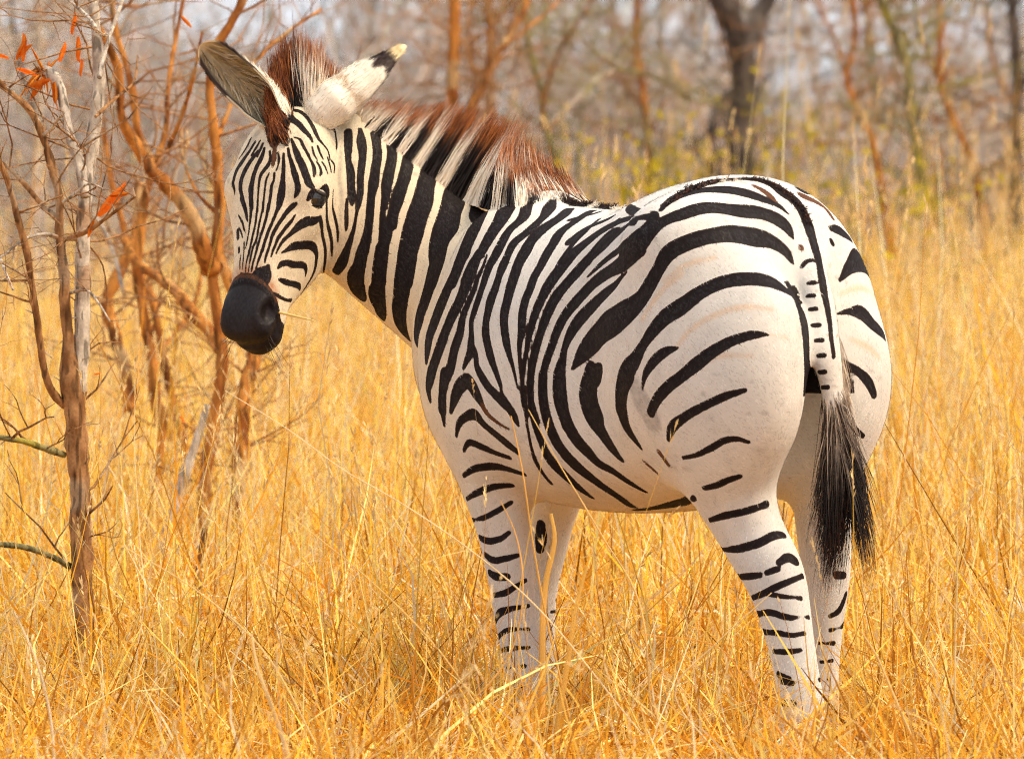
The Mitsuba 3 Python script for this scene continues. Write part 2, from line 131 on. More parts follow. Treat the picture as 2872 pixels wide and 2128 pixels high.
# coat markings: centre line and half width of every stripe, in tenths of a millimetre on the hide; GREY also paints shade in the flank hollow
DARK = '''12686 2348 14122 90 12572 2440 13809 90 12488 2509 13487 64 12427 2506 13295 87 12361 2534 12943 83 12322 2540 12630 72 12318 2543 12529 26
12607 2074 14173 46 12462 2152 13880 106 12371 2200 13638 83 12299 2298 13295 77 12268 2349 13073 71 12232 2378 12822 71 12232 2418 12630 70 12250 2468 12338 28 12314 2507 11964 38 12466 2540 11589 70 12717 2520 11223 115 12948 2476 11048 90
12448 1773 14051 117 12316 1842 13829 100 12206 1931 13557 90 12145 2033 13295 90 12098 2124 12993 102 12080 2203 12700 73 12067 2240 12459 74 12063 2270 12207 77 12076 2298 11965 81 12153 2340 11591 115 12277 2343 11226 145
12092 2312 11783 93 12224 2360 11439 124 12308 2344 11186 152 12510 2284 10859 229 12604 2143 10593 234
12247 1467 13829 116 12086 1598 13556 93 11998 1736 13294 96 11936 1865 12992 96 11883 1947 12700 70 11860 2018 12459 47 11838 2076 12207 42 11739 2065 11966 128 11747 2124 11593 106 11801 2158 11230 138 11872 2139 10856 166
11764 2136 11563 139 11814 2161 11190 156 11902 2141 10825 162 12047 2049 10449 228 12102 1927 10204 175 12224 1814 10069 117
12240 870 13635 30 12255 872 13645 85 11997 1214 13515 115
11939 1275 13435 118 11816 1441 13193 116 11732 1627 12901 115 11683 1799 12580 122 11667 1903 12339 104 11652 1980 12087 122
11663 900 13192 178 11422 1190 12901 179 11280 1398 12580 211 11226 1613 12209 218 11196 1755 11848 230 11201 1868 11476 221 11201 1933 11114 232 11229 1962 10863 236
11200 1921 11195 227 11253 1968 10832 218 11339 1963 10458 200 11437 1922 10214 203 11513 1834 9960 195 11539 1774 9837 185 11500 1701 9696 117 11453 1649 9595 58
11450 340 12856 189 11091 638 12698 235 10784 1023 12340 224 10594 1311 11971 275 10446 1564 11602 292 10184 1897 11247 341 10140 2064 10878 292
10285 1879 11205 292 10213 2055 10847 292 10299 2128 10476 244 10435 2133 10233 205 10533 2131 9980 211 10598 2130 9738 160 10510 2175 9500 53
10909 80 12444 158 10481 462 12338 176 8854 1960 11992 224 8816 2199 11625 214 8844 2358 11268 195 8888 2477 10900 156
8805 2273 11477 224 8960 2442 10988 146 9203 2526 10497 185 9433 2531 10124 214 9645 2525 9761 214 9713 2546 9390 146 9740 2550 9150 64
8445 1379 12450 214 8265 1673 12234 190 8218 2011 11879 165 8262 2246 11512 151 8382 2366 11273 156 8472 2498 10906 166
8314 2267 11482 134 8383 2469 10996 195 8520 2601 10508 175 8807 2660 10017 156 9081 2679 9534 156 9309 2659 9161 156 9537 2614 8786 175 9651 2572 8542 117 9594 2567 8304 53
8042 2249 11455 27 8040 2379 11188 51 8094 2477 10950 70 8106 2544 10752 82 8183 2609 10514 94 8333 2678 10145 117 8388 2723 9786 152 8556 2738 9416 152 8661 2742 9056 152 8908 2719 8681 133 9086 2675 8318 94 9145 2640 8096 70
8696 450 12783 97 8190 994 12529 122 7837 1447 12226 129 7832 1828 11961 116 7796 2040 11724 136 7783 2206 11487 146 7831 2347 11240 127 7840 2456 11003 117 7851 2550 10756 107 7888 2623 10518 107 7943 2680 10280 107 7997 2725 10032 88 7948 2766 9795 88 7929 2795 9558 136 7944 2808 9359 136 8061 2801 9208 97 8183 2790 9036 58
7920 2802 9479 136 7724 2836 9314 97 7657 2854 9078 97 7438 2881 8836 113 7199 2901 8633 110 6927 2909 8462 114 6705 2901 8299 104 6433 2872 8137 80
8163 245 12675 53 7869 611 12499 136 7376 1289 12229 121 7324 1749 11945 136 7435 1993 11727 136 7415 2177 11491 117 7400 2332 11245 146 7393 2454 11009 117 7389 2561 10763 136 7429 2644 10525 156 7439 2713 10288 136 7448 2770 10041 127 7408 2816 9805 136 7295 2859 9570 127 7160 2894 9326 127 7009 2918 9093 94 6855 2930 8849 78 6749 2929 8614 51 6757 2922 8515 39
7344 494 12463 117 6963 1092 12281 175 6972 1669 11967 195 6972 1941 11732 175 6930 2145 11497 195 6924 2318 11251 166 6884 2455 11016 175 6865 2574 10770 166 6844 2669 10534 156 6844 2746 10298 156 6797 2812 10053 136 6705 2862 9818 126 6599 2900 9584 115 6481 2922 9340 74 6371 2924 9106 49 6289 2916 8861 34 6231 2900 8625 26
6604 459 12428 97 6309 1244 12188 136 6332 1614 11973 156 6225 1899 11739 156 6192 2121 11505 156 6178 2300 11260 136 6225 2442 11024 128 6223 2560 10779 122 6261 2656 10543 119 6264 2731 10307 116 6228 2787 10062 110 6197 2826 9827 101 6214 2863 9591 69 6192 2881 9345 49 6180 2891 9109 31 6165 2891 8863 18
5545 1194 12253 61 5465 1652 11981 73 5554 1912 11736 77 5594 2072 11540 81 5632 2208 11334 93 5636 2294 11168 109
4203 1813 12249 73 4674 1874 11991 81 4925 1918 11841 102 5220 2028 11613 118 5400 2172 11366 118 5571 2285 11169 156 5720 2417 10912 149 5833 2553 10587 117 5924 2670 10243 107 5983 2761 9869 84 6018 2822 9485 59 6076 2864 9111 54 6107 2876 8736 54 6093 2849 8362 69 6047 2798 8086 71
2391 2884 12224 81 3834 2168 11952 122 4136 2167 11773 142 4632 2169 11503 158 4972 2239 11195 158 5241 2333 10918 132 5484 2462 10591 135 5624 2575 10247 122 5730 2678 9843 98 5821 2757 9439 99 5888 2803 9045 91 5918 2816 8670 86 5906 2788 8296 84 5842 2713 7941 100
2121 3014 12024 102 2382 3020 11876 102 3838 2397 11455 85 4284 2337 11234 65 4605 2320 11044 24
1975 3076 11658 148 2484 3034 11429 191 3487 2621 11198 179 4350 2409 10882 158 4826 2403 10551 150 5132 2464 10253 127 5314 2542 9927 114 5422 2605 9602 101 5544 2668 9246 94 5631 2711 8871 80 5645 2712 8497 92 5597 2662 8094 109 5549 2612 7868 114
2480 3037 11186 20 3011 2901 10906 93 3751 2664 10620 158 4349 2513 10335 175 4759 2485 10053 173 4956 2511 9805 135 5093 2549 9499 91 5131 2568 9282 109 5185 2586 9056 152 5178 2592 8751 166 5140 2585 8457 164 5090 2564 8154 157 5040 2529 7879 163
3591 2800 9112 122 3828 2687 9008 223 4126 2600 8853 254 4232 2573 8625 274 4182 2551 8332 254 3969 2541 8034 219
248 326 11341 21 424 390 11611 123 530 724 11836 192 511 1466 11939 276 611 2227 11964 195 937 2659 11820 181 1304 2929 11567 181 1495 3018 11247 161 1724 3075 10897 188 1959 3115 10604 213 2593 3118 10245 314 3560 2840 9903 329 4455 2576 9433 213 4815 2566 9083 44
528 77 11879 24 709 136 12150 158 898 580 12404 182 991 1262 12476 200 1128 1902 12547 200 1314 2498 12414 168 1604 2835 12230 136 1750 2964 12065 162 2069 3072 11744 229 2836 2911 11482 226
877 -91 12400 26 1011 51 12566 68 1175 373 12722 121 1372 706 12849 168 1614 1141 12918 168 1828 1586 12890 147 1839 2041 12795 121 1832 2393 12671 95 1814 2653 12508 68
1897 2581 12574 37 2069 1930 12841 63 2214 1249 13032 53 2119 905 13109 58 1944 423 13147 58 1854 -150 13135 79
1854 72 13136 105 1720 -110 13087 145 1565 -272 13009 174 1317 -352 12844 195 1152 -506 12688 174 952 -549 12465 147 726 -518 12174 147 446 -398 11866 121 137 -252 11550 111 -57 -156 11330 95
-676 1072 10637 32 -773 1417 10816 121 -671 1751 11001 200 -396 2138 11069 184 12 2457 11000 161 398 2707 10814 158 805 2939 10493 189 1216 3094 10228 181 1514 3167 9944 155 1774 3197 9650 126 2009 3199 9365 179 2401 3155 8998 253 2601 3085 8643 226 2746 2986 8258 200
793 3078 9609 26 994 3120 9567 79 1276 3168 9437 119 1528 3193 9239 116 1722 3191 9013 81 1846 3161 8690 23
-1101 2222 9909 21 -932 2405 9909 79 -585 2649 9811 107 -143 2848 9585 131 267 2987 9300 155 646 3078 9034 133 1067 3133 8775 135 1408 3131 8516 130 1654 3083 8248 123
810 -1235 12081 68 905 -1584 12028 147 1036 -2006 11857 105
616 -1087 11820 68 591 -1091 11771 79
254 -998 10996 45 470 -1495 11271 154 859 -2190 11357 274 996 -2487 11097 132
55 -754 10291 25 66 -1131 10325 79 66 -1472 10282 184 10 -1725 10055 174 125 -2147 9812 132
8195 -255 12662 89 7452 -214 12497 72 6684 -252 12453 132 3624 1847 12440 116 1846 2791 12383 81
6535 1156 12235 84 6254 744 12363 68 6354 359 12430 26
5723 1846 11793 142 5532 1491 12088 116 4770 1469 12321 89
5439 2088 11513 147 4937 1869 11900 147 4007 1904 12232 95 2352 2828 12321 37
4718 2185 11424 174 4328 2055 11878 142 2862 2683 12179 95 1946 2833 12353 94
2536 3002 11738 116 2047 3002 12063 110 1802 2830 12325 89
6051 2858 8668 36 6074 2813 8135 38 6101 2701 7649 34 6183 2412 7028 50 6179 2002 6574 46
5907 2812 8936 80 5933 2816 8542 70 5903 2751 8049 80 5825 2598 7526 90 5727 2385 7080 123 5512 2115 6725 129 5370 1769 6415 93 5347 1556 6282 46
5621 2706 8940 108 5625 2703 8458 116 5551 2624 7927 127 5371 2454 7397 139 5073 2256 7007 150 4709 1985 6657 136 4520 1565 6347 121 4633 1013 6093 93
5208 2593 8947 169 5205 2595 8505 178 5085 2555 8065 178 4828 2464 7589 172 4476 2352 7252 143 4314 2271 7078 107 3966 2156 6909 100 3687 1880 6646 93 3533 1612 6468 50
4114 2610 8971 293 4305 2563 8525 289 4206 2531 8135 257 3905 2505 7751 200 3617 2456 7406 164 3435 2381 7194 86
2328 3167 9019 257 2623 3079 8623 222 2705 2983 8220 200 2662 2879 7879 150 2501 2787 7619 93 2399 2708 7445 46
4855 756 6009 71 4199 802 6071 107 3244 955 6205 179 2637 1172 6318 143 1126 2324 6435 61
8922 2720 8870 143 9017 2693 8419 129 9058 2647 8059 107 9081 2590 7768 50
8740 2678 8057 46 8547 2734 8391 150 8296 2774 8656 186 8040 2806 8752 166 7745 2832 8541 164 7559 2832 8327 107
6733 2916 8437 101 6512 2883 8175 112 6385 2835 7980 90 6340 2795 7842 42
8698 2570 7538 40 8516 2643 7813 87 8225 2691 7971 100 7811 2738 8012 133 7604 2717 7838 100 7226 2685 7619 100 6886 2621 7409 114 6679 2563 7275 86
8559 2479 7231 36 8311 2529 7408 75 7945 2484 7327 88 7512 2445 7209 64 7047 2434 7113 46
8809 2271 6670 35 8438 2307 6822 63 8018 2256 6892 84 7527 2200 6875 86 6885 2157 6754 50
8946 2067 6152 38 8457 2123 6328 63 8096 2009 6446 61 7705 1817 6483 50
8905 1932 5700 38 8310 2012 5801 48 8053 1877 5956 47 7892 1686 6105 31
8662 1939 5328 57 8225 1966 5265 60 7989 1865 5340 49 7886 1757 5450 32
8485 1931 4955 57 8169 1948 4847 59 7900 1836 4894 54 7742 1617 4962 31
8355 1923 4570 64 8057 1926 4492 77 7857 1833 4497 66
8202 1908 4087 42 7874 1858 4158 56 7711 1695 4299 40 7654 1483 4423 34
8277 1806 3502 47 8035 1892 3714 78 7745 1784 3812 46 7589 1447 3867 31
8155 1817 3188 50 7805 1850 3344 47 7493 1528 3365 31
8122 1780 2879 36 7735 1857 2949 47 7400 1606 2974 31
7826 1859 2516 32 7368 1750 2583 36
7870 1796 2063 33 7339 1840 2140 23
9951 -886 5484 92 10011 -936 5157 126 10066 -957 4931 81
10213 -1413 3531 23 10312 -1617 3530 27
1288 2914 7664 51 1142 2977 7872 112 634 2998 8175 99 42 2915 8438 89 -427 2790 8629 81 -806 2613 8749 49
976 2776 7292 39 551 2776 7362 52 102 2747 7528 72 -297 2675 7701 67 -529 2572 7724 52 -711 2425 7658 38
649 2484 6657 39 280 2462 6726 56 -59 2401 6850 57 -296 2302 6932 40
873 2121 5963 39 343 2174 6079 62 -133 1990 6186 62 -361 1626 6328 69
838 1803 5355 47 -13 2000 5410 72 -422 1872 5527 81 -634 1584 5690 84 -671 1424 5687 71
341 1763 4791 56 -307 1950 4831 59 -516 1929 4858 49
-669 1885 4910 49 -878 1762 4991 59
-877 1710 5134 64 -960 1513 5227 94 -1014 1381 5148 93
-155 1828 4358 45 -596 1910 4475 57 -899 1819 4619 62 -1098 1635 4736 52 -1124 1285 4841 49
-659 1901 4477 37 -1004 1783 4429 37 -1264 1449 4380 37
-267 1772 4023 61 -820 1863 4078 57 -1151 1734 3991 52 -1329 1287 3982 37
-444 1761 3663 60 -1036 1811 3652 47 -1252 1707 3619 37 -1401 1480 3655 37
-830 1821 3267 39 -1198 1775 3272 47 -1414 1607 3305 37
-950 1811 2791 61 -1279 1795 2709 44
-169 -776 9235 54 -251 -1083 9056 95 -288 -1351 8818 115 -280 -1503 8562 87
-124 -884 8006 37 -147 -1047 7857 64 -125 -1329 7685 54
544 -1453 4299 60 576 -1246 3932 49 649 -1101 3846 37
702 -1518 3644 60 687 -1135 3540 32
897 -984 3263 25 695 -1235 3262 40
878 -1032 2860 21 740 -1237 2888 31
-1596 1241 2683 35 783 -1184 2487 30
487 -1138 4722 74 452 -1317 4708 64
13599 4242 13901 34 13670 4353 13690 41 13805 4426 13488 61 13965 4467 13286 61 13975 4523 13135 41 13970 4566 12994 38 13894 4588 12853 24 13864 4599 12752 8
13386 4321 13720 18 13458 4392 13580 52 13554 4458 13418 56 13649 4511 13237 63 13701 4547 13075 63 13694 4579 12925 63 13623 4609 12784 50 13515 4643 12614 47 13397 4673 12454 37 13339 4693 12344 36
13596 4631 12674 49 13494 4660 12534 39 13382 4685 12394 37 13298 4712 12244 27 13249 4726 12164 7
13234 4274 13761 29 13221 4362 13560 53 13277 4433 13389 53 13319 4490 13208 51 13332 4531 13047 58 13335 4567 12896 71 13301 4594 12756 62 13267 4622 12615 54 13213 4651 12455 54
13260 4614 12646 48 13236 4633 12545 54 13212 4665 12395 36 13187 4698 12244 29 13172 4736 12084 20 13155 4775 11924 14 13147 4820 11753 14 13139 4865 11583 9
13057 4261 13701 25 12987 4304 13561 25 12990 4365 13390 43 13069 4419 13279 41 13128 4462 13168 36 13132 4497 13028 28 13110 4541 12827 19 13075 4581 12627 19 13033 4628 12396 22
13075 4581 12627 22 13059 4607 12506 19 13033 4653 12296 22 13018 4704 12085 22 13022 4765 11865 22 13020 4818 11674 22 13028 4875 11474 20 13038 4932 11273 13 13003 4985 11064 9
12911 4390 13219 15 12953 4434 13099 20 12950 4475 12928 20 12935 4512 12758 18 12917 4553 12567 21 12887 4590 12377 18
12937 4549 12607 18 12915 4567 12507 18 12915 4632 12246 20 12916 4695 12006 20 12907 4753 11785 21 12948 4824 11585 21 12951 4873 11414 21 12951 4911 11274 13 12926 4957 11094 9
12788 4347 13220 23 12768 4376 13079 20 12793 4420 12939 31 12778 4457 12758 31 12773 4501 12568 30 12771 4540 12397 30
12779 4508 12548 32 12785 4529 12468 26 12783 4583 12247 30 12802 4644 12036 30 12827 4715 11816 24 12844 4779 11615 26 12850 4838 11415 19 12863 4891 11245 20 12853 4938 11075 14
12708 4153 13652 22 12651 4199 13481 33 12608 4234 13321 38 12587 4263 13180 44 12569 4291 13040 55 12554 4316 12900 78 12550 4344 12759 83 12557 4377 12619 77
12560 4388 12579 70 12559 4402 12509 56 12591 4453 12368 30 12616 4497 12238 29 12648 4549 12097 29 12683 4611 11927 30 12706 4670 11756 30 12718 4725 11586 30 12739 4785 11416 23 12762 4844 11246 19 12768 4877 11146 13
12659 4063 13762 27 12586 4096 13622 31 12493 4106 13461 41 12419 4115 13321 55 12334 4131 13181 66 12250 4147 13041 62 12207 4155 12901 65 12235 4172 12770 44 12277 4190 12690 13
12259 4166 12559 30 12309 4203 12519 52 12361 4251 12449 49 12418 4321 12349 44 12466 4386 12228 37 12521 4458 12098 34 12567 4524 11957 35 12594 4579 11817 28 12603 4624 11657 24 12619 4675 11507 21 12633 4728 11346 18 12627 4745 11266 6
12697 3943 13973 19 12609 3962 13862 34 12494 3977 13702 56 12386 3974 13532 70 12288 3962 13391 77 12187 3978 13251 77 12100 3984 13121 77 12047 3975 13011 77 12002 3909 12931 45
12280 4175 12309 12 12328 4240 12178 27 12386 4321 12058 32 12442 4406 11928 31 12489 4483 11797 30 12510 4531 11677 24 12535 4588 11537 21 12547 4630 11407 10
12105 3620 12246 39 12120 3737 12186 86 12146 3935 12167 108 12215 4060 12098 89 12290 4168 11987 56 12349 4261 11887 40 12401 4361 11787 32 12444 4442 11677 25 12474 4508 11547 15 12487 4537 11477 7
12105 3620 12246 48 12170 3530 12124 54 12355 3355 11950 43 12504 3210 11807 43 12605 3090 11663 43 12724 2968 11490 43 12871 2863 11285 36 13053 2743 11110 25 13269 2581 11024 6
12430 4428 11486 12 12392 4317 11546 35 12358 4152 11625 86 12356 3909 11653 96 12411 3633 11640 95 12501 3458 11577 82 12602 3312 11434 54 12678 3264 11281 54 12744 3237 11149 54 12802 3243 11017 54 12844 3299 10876 47 12875 3391 10735 41 12920 3445 10625 30 12973 3455 10563 18
12454 4512 11156 19 12433 4426 11245 55 12422 4281 11264 64 12463 4068 11221 70 12519 3817 11218 70 12567 3676 11186 59 12626 3590 11084 47 12673 3565 10972 16
12442 4483 10905 32 12456 4356 10863 57 12518 4127 10819 58 12603 3892 10785 62 12678 3742 10742 58 12748 3660 10670 27
12410 4701 10617 22 12404 4603 10576 38 12445 4417 10502 35 12520 4216 10449 29 12642 3990 10444 39
12076 3411 12898 23 12059 3464 12717 22 12087 3441 12506 36 12180 3367 12294 47 12384 3176 12120 47 12532 3006 11946 47 12629 2876 11742 33 12707 2800 11569 29 12797 2728 11396 10
12232 3143 12856 18 12239 3151 12644 27 12300 3102 12503 36 12442 2935 12289 32 12493 2843 12116 30 12541 2766 11914 21 12601 2717 11711 10
12376 2639 12640 27 12381 2647 12429 36 12395 2637 12217 40 12410 2624 12075 36 12433 2619 11954 10
13276 3609 14587 59 13009 3693 14415 77 12760 3673 14284 64 12583 3661 14144 54 12446 3616 14013 38 12371 3611 13903 14
13117 3517 14607 41 12957 3464 14556 40 12759 3442 14425 38 12577 3446 14254 42 12457 3452 14103 44 12369 3433 13963 35 12324 3340 13842 22 12324 3211 13701 22 12302 3177 13530 23
12656 3886 14003 14 12563 3831 13973 19 12429 3823 13812 31 12319 3795 13652 27 12231 3763 13491 26 12154 3747 13361 39 12092 3784 13251 40 12043 3837 13141 11
12193 3626 13461 16 12152 3582 13360 33 12099 3586 13250 36 12047 3666 13170 14
12206 3474 13460 18 12206 3384 13350 25 12191 3331 13219 18
12278 3261 13560 18 12272 3201 13389 20 12265 3169 13248 16
12316 3127 13499 18 12348 3011 13388 25 12312 3053 13237 16
12328 3659 13792 18 12254 3654 13622 19 12207 3602 13501 10
12306 3522 13812 20 12248 3491 13651 23 12228 3430 13531 16
12576 3020 14224 45 12665 2806 14213 50 12720 2684 14102 41 12677 2693 13931 41 12571 2779 13760 27
12050 3998 12971 35 12001 3910 12921 52
12065 3987 12650 29 12011 3915 12760 81 12228 3598 12787 141 12109 3552 12808 194 12044 3515 12869 101
12817 5043 10746 288 12675 4913 10886 235 12630 4833 10996 211 12579 4745 11106 81 12566 4705 11196 37
12737 4889 11056 64 12659 4810 11136 44
12517 4962 10598 256 12498 5054 10460 341
-57 -156 11330 95 -294 -9 11044 101 -515 124 10729 84 -695 195 10413 71 -867 284 10098 58 -1053 412 9785 50 -1185 466 9412 47
92 218 11293 49 82 97 11399 51 40 -34 11427 47
-204 301 10949 47 -295 214 10959 60
-301 413 10681 44 -414 346 10691 52
-483 511 10404 43 -579 428 10414 56
-713 639 10072 48 -786 523 10081 59
-901 717 9758 43 -976 616 9767 55
-1001 741 9442 41 -1091 653 9452 52
-990 704 9094 41 -1106 641 9105 52
-980 617 8773 42 -1118 573 8785 52
-1047 1820 2661 54 -1359 1776 2626 49
-1080 1823 2210 64 -1426 1797 2197 59
12839 4203 13671 17 12766 4235 13531 23 12745 4278 13391 17 12759 4318 13280 12
13454 4215 13932 19 13480 4297 13791 30 13535 4382 13620 29
13333 4234 13871 24 13336 4309 13731 33 13351 4374 13590 23
13834 4171 13981 27 13832 4276 13810 34 13913 4341 13649 27 14038 4358 13517 10
13607 4699 12291 15 13428 4738 12152 25 13323 4770 12003 18 13254 4786 11923 7
13520 4756 12031 16 13398 4788 11922 17 13314 4816 11812 11
13558 4764 11950 56 13495 4801 11810 52
13381 4866 11580 34 13355 4886 11500 27
13240 4836 11722 8 13197 4870 11582 14 13170 4904 11442 14 13112 4989 11102 7
13265 4906 11441 8 13246 4947 11271 14 13196 4987 11121 8
13745 2000 14089 90 13872 2011 13770 90 13947 2012 13461 64 13970 1955 13284 87 14008 1877 12957 83 14013 1748 12667 72 14010 1706 12571 26
13612 1733 14154 46 13731 1702 13869 106 13797 1668 13638 83 13882 1662 13310 77 13918 1642 13099 71 13931 1566 12861 71 13944 1532 12675 70 13948 1466 12383 28 13917 1371 11991 38 13874 1366 11590 70 13804 1498 11206 115 13745 1713 11033 90
13420 1393 14057 117 13524 1343 13844 100 13625 1305 13583 90 13708 1296 13330 90 13764 1258 13037 102 13792 1207 12746 73 13777 1119 12497 74 13730 998 12225 77 13662 876 11951 81 13577 788 11532 115 13508 815 11138 145
13600 791 11742 93 13572 823 11370 124 13511 845 11099 152 13459 1032 10775 229 13317 1141 10514 234
13168 1023 13851 116 13321 959 13588 93 13441 937 13333 96 13520 897 13032 96 13516 791 12728 70 13482 689 12464 47 13390 543 12171 42 13171 304 11867 128 13109 253 11454 106 13078 287 11067 138 13010 364 10679 166
13122 266 11423 139 13079 299 11026 156 13022 395 10652 162 12937 584 10289 228 12812 702 10060 175 12760 880 9958 117
12438 744 13640 30 12440 755 13649 85 12879 666 13537 115
12937 638 13459 118 13062 571 13216 116 13144 497 12909 115 13151 391 12553 122 13115 303 12275 104 13066 221 11985 122
12190 347 13174 178 12300 108 12840 179 12349 -66 12472 211 12445 -166 12056 218 12465 -230 11650 230 12463 -251 11237 221 12415 -255 10840 232 12395 -216 10578 236
12425 -258 10927 227 12411 -193 10549 218 12383 -64 10181 200 12369 80 9959 203 12301 232 9733 195 12249 307 9627 185 12136 335 9496 117 12041 339 9399 58
11495 12 12637 235 11581 -368 12173 224 11593 -618 11709 275 11565 -823 11253 292 11305 -1215 10744 341 11192 -1301 10319 292
11451 -1100 10735 292 11297 -1227 10307 292 11351 -1133 9937 244 11475 -975 9723 205 11529 -842 9492 211 11543 -740 9265 160 11399 -790 9005 53
10909 -80 12444 158 10481 -462 12338 176 8854 -1960 11992 224 8816 -2199 11625 214 8844 -2358 11268 195 8888 -2477 10900 156
8805 -2273 11477 224 8960 -2442 10988 146 9203 -2526 10497 185 9433 -2531 10124 214 9645 -2525 9761 214 9713 -2546 9390 146 9740 -2550 9150 64
8445 -1379 12450 214 8265 -1673 12234 190 8218 -2011 11879 165 8262 -2246 11512 151 8382 -2366 11273 156 8472 -2498 10906 166
8314 -2267 11482 134 8383 -2469 10996 195 8520 -2601 10508 175 8807 -2660 10017 156 9081 -2679 9534 156 9309 -2659 9161 156 9537 -2614 8786 175 9651 -2572 8542 117 9594 -2567 8304 53
8042 -2249 11455 27 8040 -2379 11188 51 8094 -2477 10950 70 8106 -2544 10752 82 8183 -2609 10514 94 8333 -2678 10145 117 8388 -2723 9786 152 8556 -2738 9416 152 8661 -2742 9056 152 8908 -2719 8681 133 9086 -2675 8318 94 9145 -2640 8096 70
8696 -450 12783 97 8190 -994 12529 122 7837 -1447 12226 129 7832 -1828 11961 116 7796 -2040 11724 136 7783 -2206 11487 146 7831 -2347 11240 127 7840 -2456 11003 117 7851 -2550 10756 107 7888 -2623 10518 107 7943 -2680 10280 107 7997 -2725 10032 88 7948 -2766 9795 88 7929 -2795 9558 136 7944 -2808 9359 136 8061 -2801 9208 97 8183 -2790 9036 58
7920 -2802 9479 136 7724 -2836 9314 97 7657 -2854 9078 97 7438 -2881 8836 113 7199 -2901 8633 110 6927 -2909 8462 114 6705 -2901 8299 104 6433 -2872 8137 80
7869 -611 12499 136 7376 -1289 12229 121 7324 -1749 11945 136 7435 -1993 11727 136 7415 -2177 11491 117 7400 -2332 11245 146 7393 -2454 11009 117 7389 -2561 10763 136 7429 -2644 10525 156 7439 -2713 10288 136 7448 -2770 10041 127 7408 -2816 9805 136 7295 -2859 9570 127 7160 -2894 9326 127 7009 -2918 9093 94 6855 -2930 8849 78 6749 -2929 8614 51 6757 -2922 8515 39
7344 -494 12463 117 6963 -1092 12281 175 6972 -1669 11967 195 6972 -1941 11732 175 6930 -2145 11497 195 6924 -2318 11251 166 6884 -2455 11016 175 6865 -2574 10770 166 6844 -2669 10534 156 6844 -2746 10298 156 6797 -2812 10053 136 6705 -2862 9818 126 6599 -2900 9584 115 6481 -2922 9340 74 6371 -2924 9106 49 6289 -2916 8861 34 6231 -2900 8625 26
6604 -459 12428 97 6309 -1244 12188 136 6332 -1614 11973 156 6225 -1899 11739 156 6192 -2121 11505 156 6178 -2300 11260 136 6225 -2442 11024 128 6223 -2560 10779 122 6261 -2656 10543 119 6264 -2731 10307 116 6228 -2787 10062 110 6197 -2826 9827 101 6214 -2863 9591 69 6192 -2881 9345 49 6180 -2891 9109 31 6165 -2891 8863 18
5545 -1194 12253 61 5465 -1652 11981 73 5554 -1912 11736 77 5594 -2072 11540 81 5632 -2208 11334 93 5636 -2294 11168 109
4203 -1813 12249 73 4674 -1874 11991 81 4925 -1918 11841 102 5220 -2028 11613 118 5400 -2172 11366 118 5571 -2285 11169 156 5720 -2417 10912 149 5833 -2553 10587 117 5924 -2670 10243 107 5983 -2761 9869 84 6018 -2822 9485 59 6076 -2864 9111 54 6107 -2876 8736 54 6093 -2849 8362 69 6047 -2798 8086 71
2391 -2884 12224 81 3834 -2168 11952 122 4136 -2167 11773 142 4632 -2169 11503 158 4972 -2239 11195 158 5241 -2333 10918 132 5484 -2462 10591 135 5624 -2575 10247 122 5730 -2678 9843 98 5821 -2757 9439 99 5888 -2803 9045 91 5918 -2816 8670 86 5906 -2788 8296 84 5842 -2713 7941 100
2121 -3014 12024 102 2382 -3020 11876 102 3838 -2397 11455 85 4284 -2337 11234 65 4605 -2320 11044 24
1975 -3076 11658 148 2484 -3034 11429 191 3487 -2621 11198 179 4350 -2409 10882 158 4826 -2403 10551 150 5132 -2464 10253 127 5314 -2542 9927 114 5422 -2605 9602 101 5544 -2668 9246 94 5631 -2711 8871 80 5645 -2712 8497 92 5597 -2662 8094 109 5549 -2612 7868 114
2480 -3037 11186 20 3011 -2901 10906 93 3751 -2664 10620 158 4349 -2513 10335 175 4759 -2485 10053 173 4956 -2511 9805 135 5093 -2549 9499 91 5131 -2568 9282 109 5185 -2586 9056 152 5178 -2592 8751 166 5140 -2585 8457 164 5090 -2564 8154 157 5040 -2529 7879 163
3591 -2800 9112 122 3828 -2687 9008 223 4126 -2600 8853 254 4232 -2573 8625 274 4182 -2551 8332 254 3969 -2541 8034 219
248 -326 11341 21 424 -390 11611 123
611 -2227 11964 195 937 -2659 11820 181 1304 -2929 11567 181 1495 -3018 11247 161 1724 -3075 10897 188 1959 -3115 10604 213 2593 -3118 10245 314 3560 -2840 9903 329 4455 -2576 9433 213 4815 -2566 9083 44
1128 -1902 12547 200 1314 -2498 12414 168 1604 -2835 12230 136 1750 -2964 12065 162 2069 -3072 11744 229 2836 -2911 11482 226
1614 -1141 12918 168 1828 -1586 12890 147 1839 -2041 12795 121 1832 -2393 12671 95 1814 -2653 12508 68
1897 -2581 12574 37 2069 -1930 12841 63 2214 -1249 13032 53 2119 -905 13109 58
-773 -1417 10816 121 -671 -1751 11001 200 -396 -2138 11069 184 12 -2457 11000 161 398 -2707 10814 158 805 -2939 10493 189 1216 -3094 10228 181 1514 -3167 9944 155 1774 -3197 9650 126 2009 -3199 9365 179 2401 -3155 8998 253 2601 -3085 8643 226 2746 -2986 8258 200
793 -3078 9609 26 994 -3120 9567 79 1276 -3168 9437 119 1528 -3193 9239 116 1722 -3191 9013 81 1846 -3161 8690 23
-467 -2265 9912 21 -294 -2444 9928 79 67 -2675 9874 107 531 -2854 9709 131 952 -2975 9444 155 1326 -3048 9144 133 1728 -3076 8808 135 2038 -3036 8479 130 2248 -2947 8187 123
6535 -1156 12235 84 6254 -744 12363 68 6354 -359 12430 26
5723 -1846 11793 142 5532 -1491 12088 116 4770 -1469 12321 89
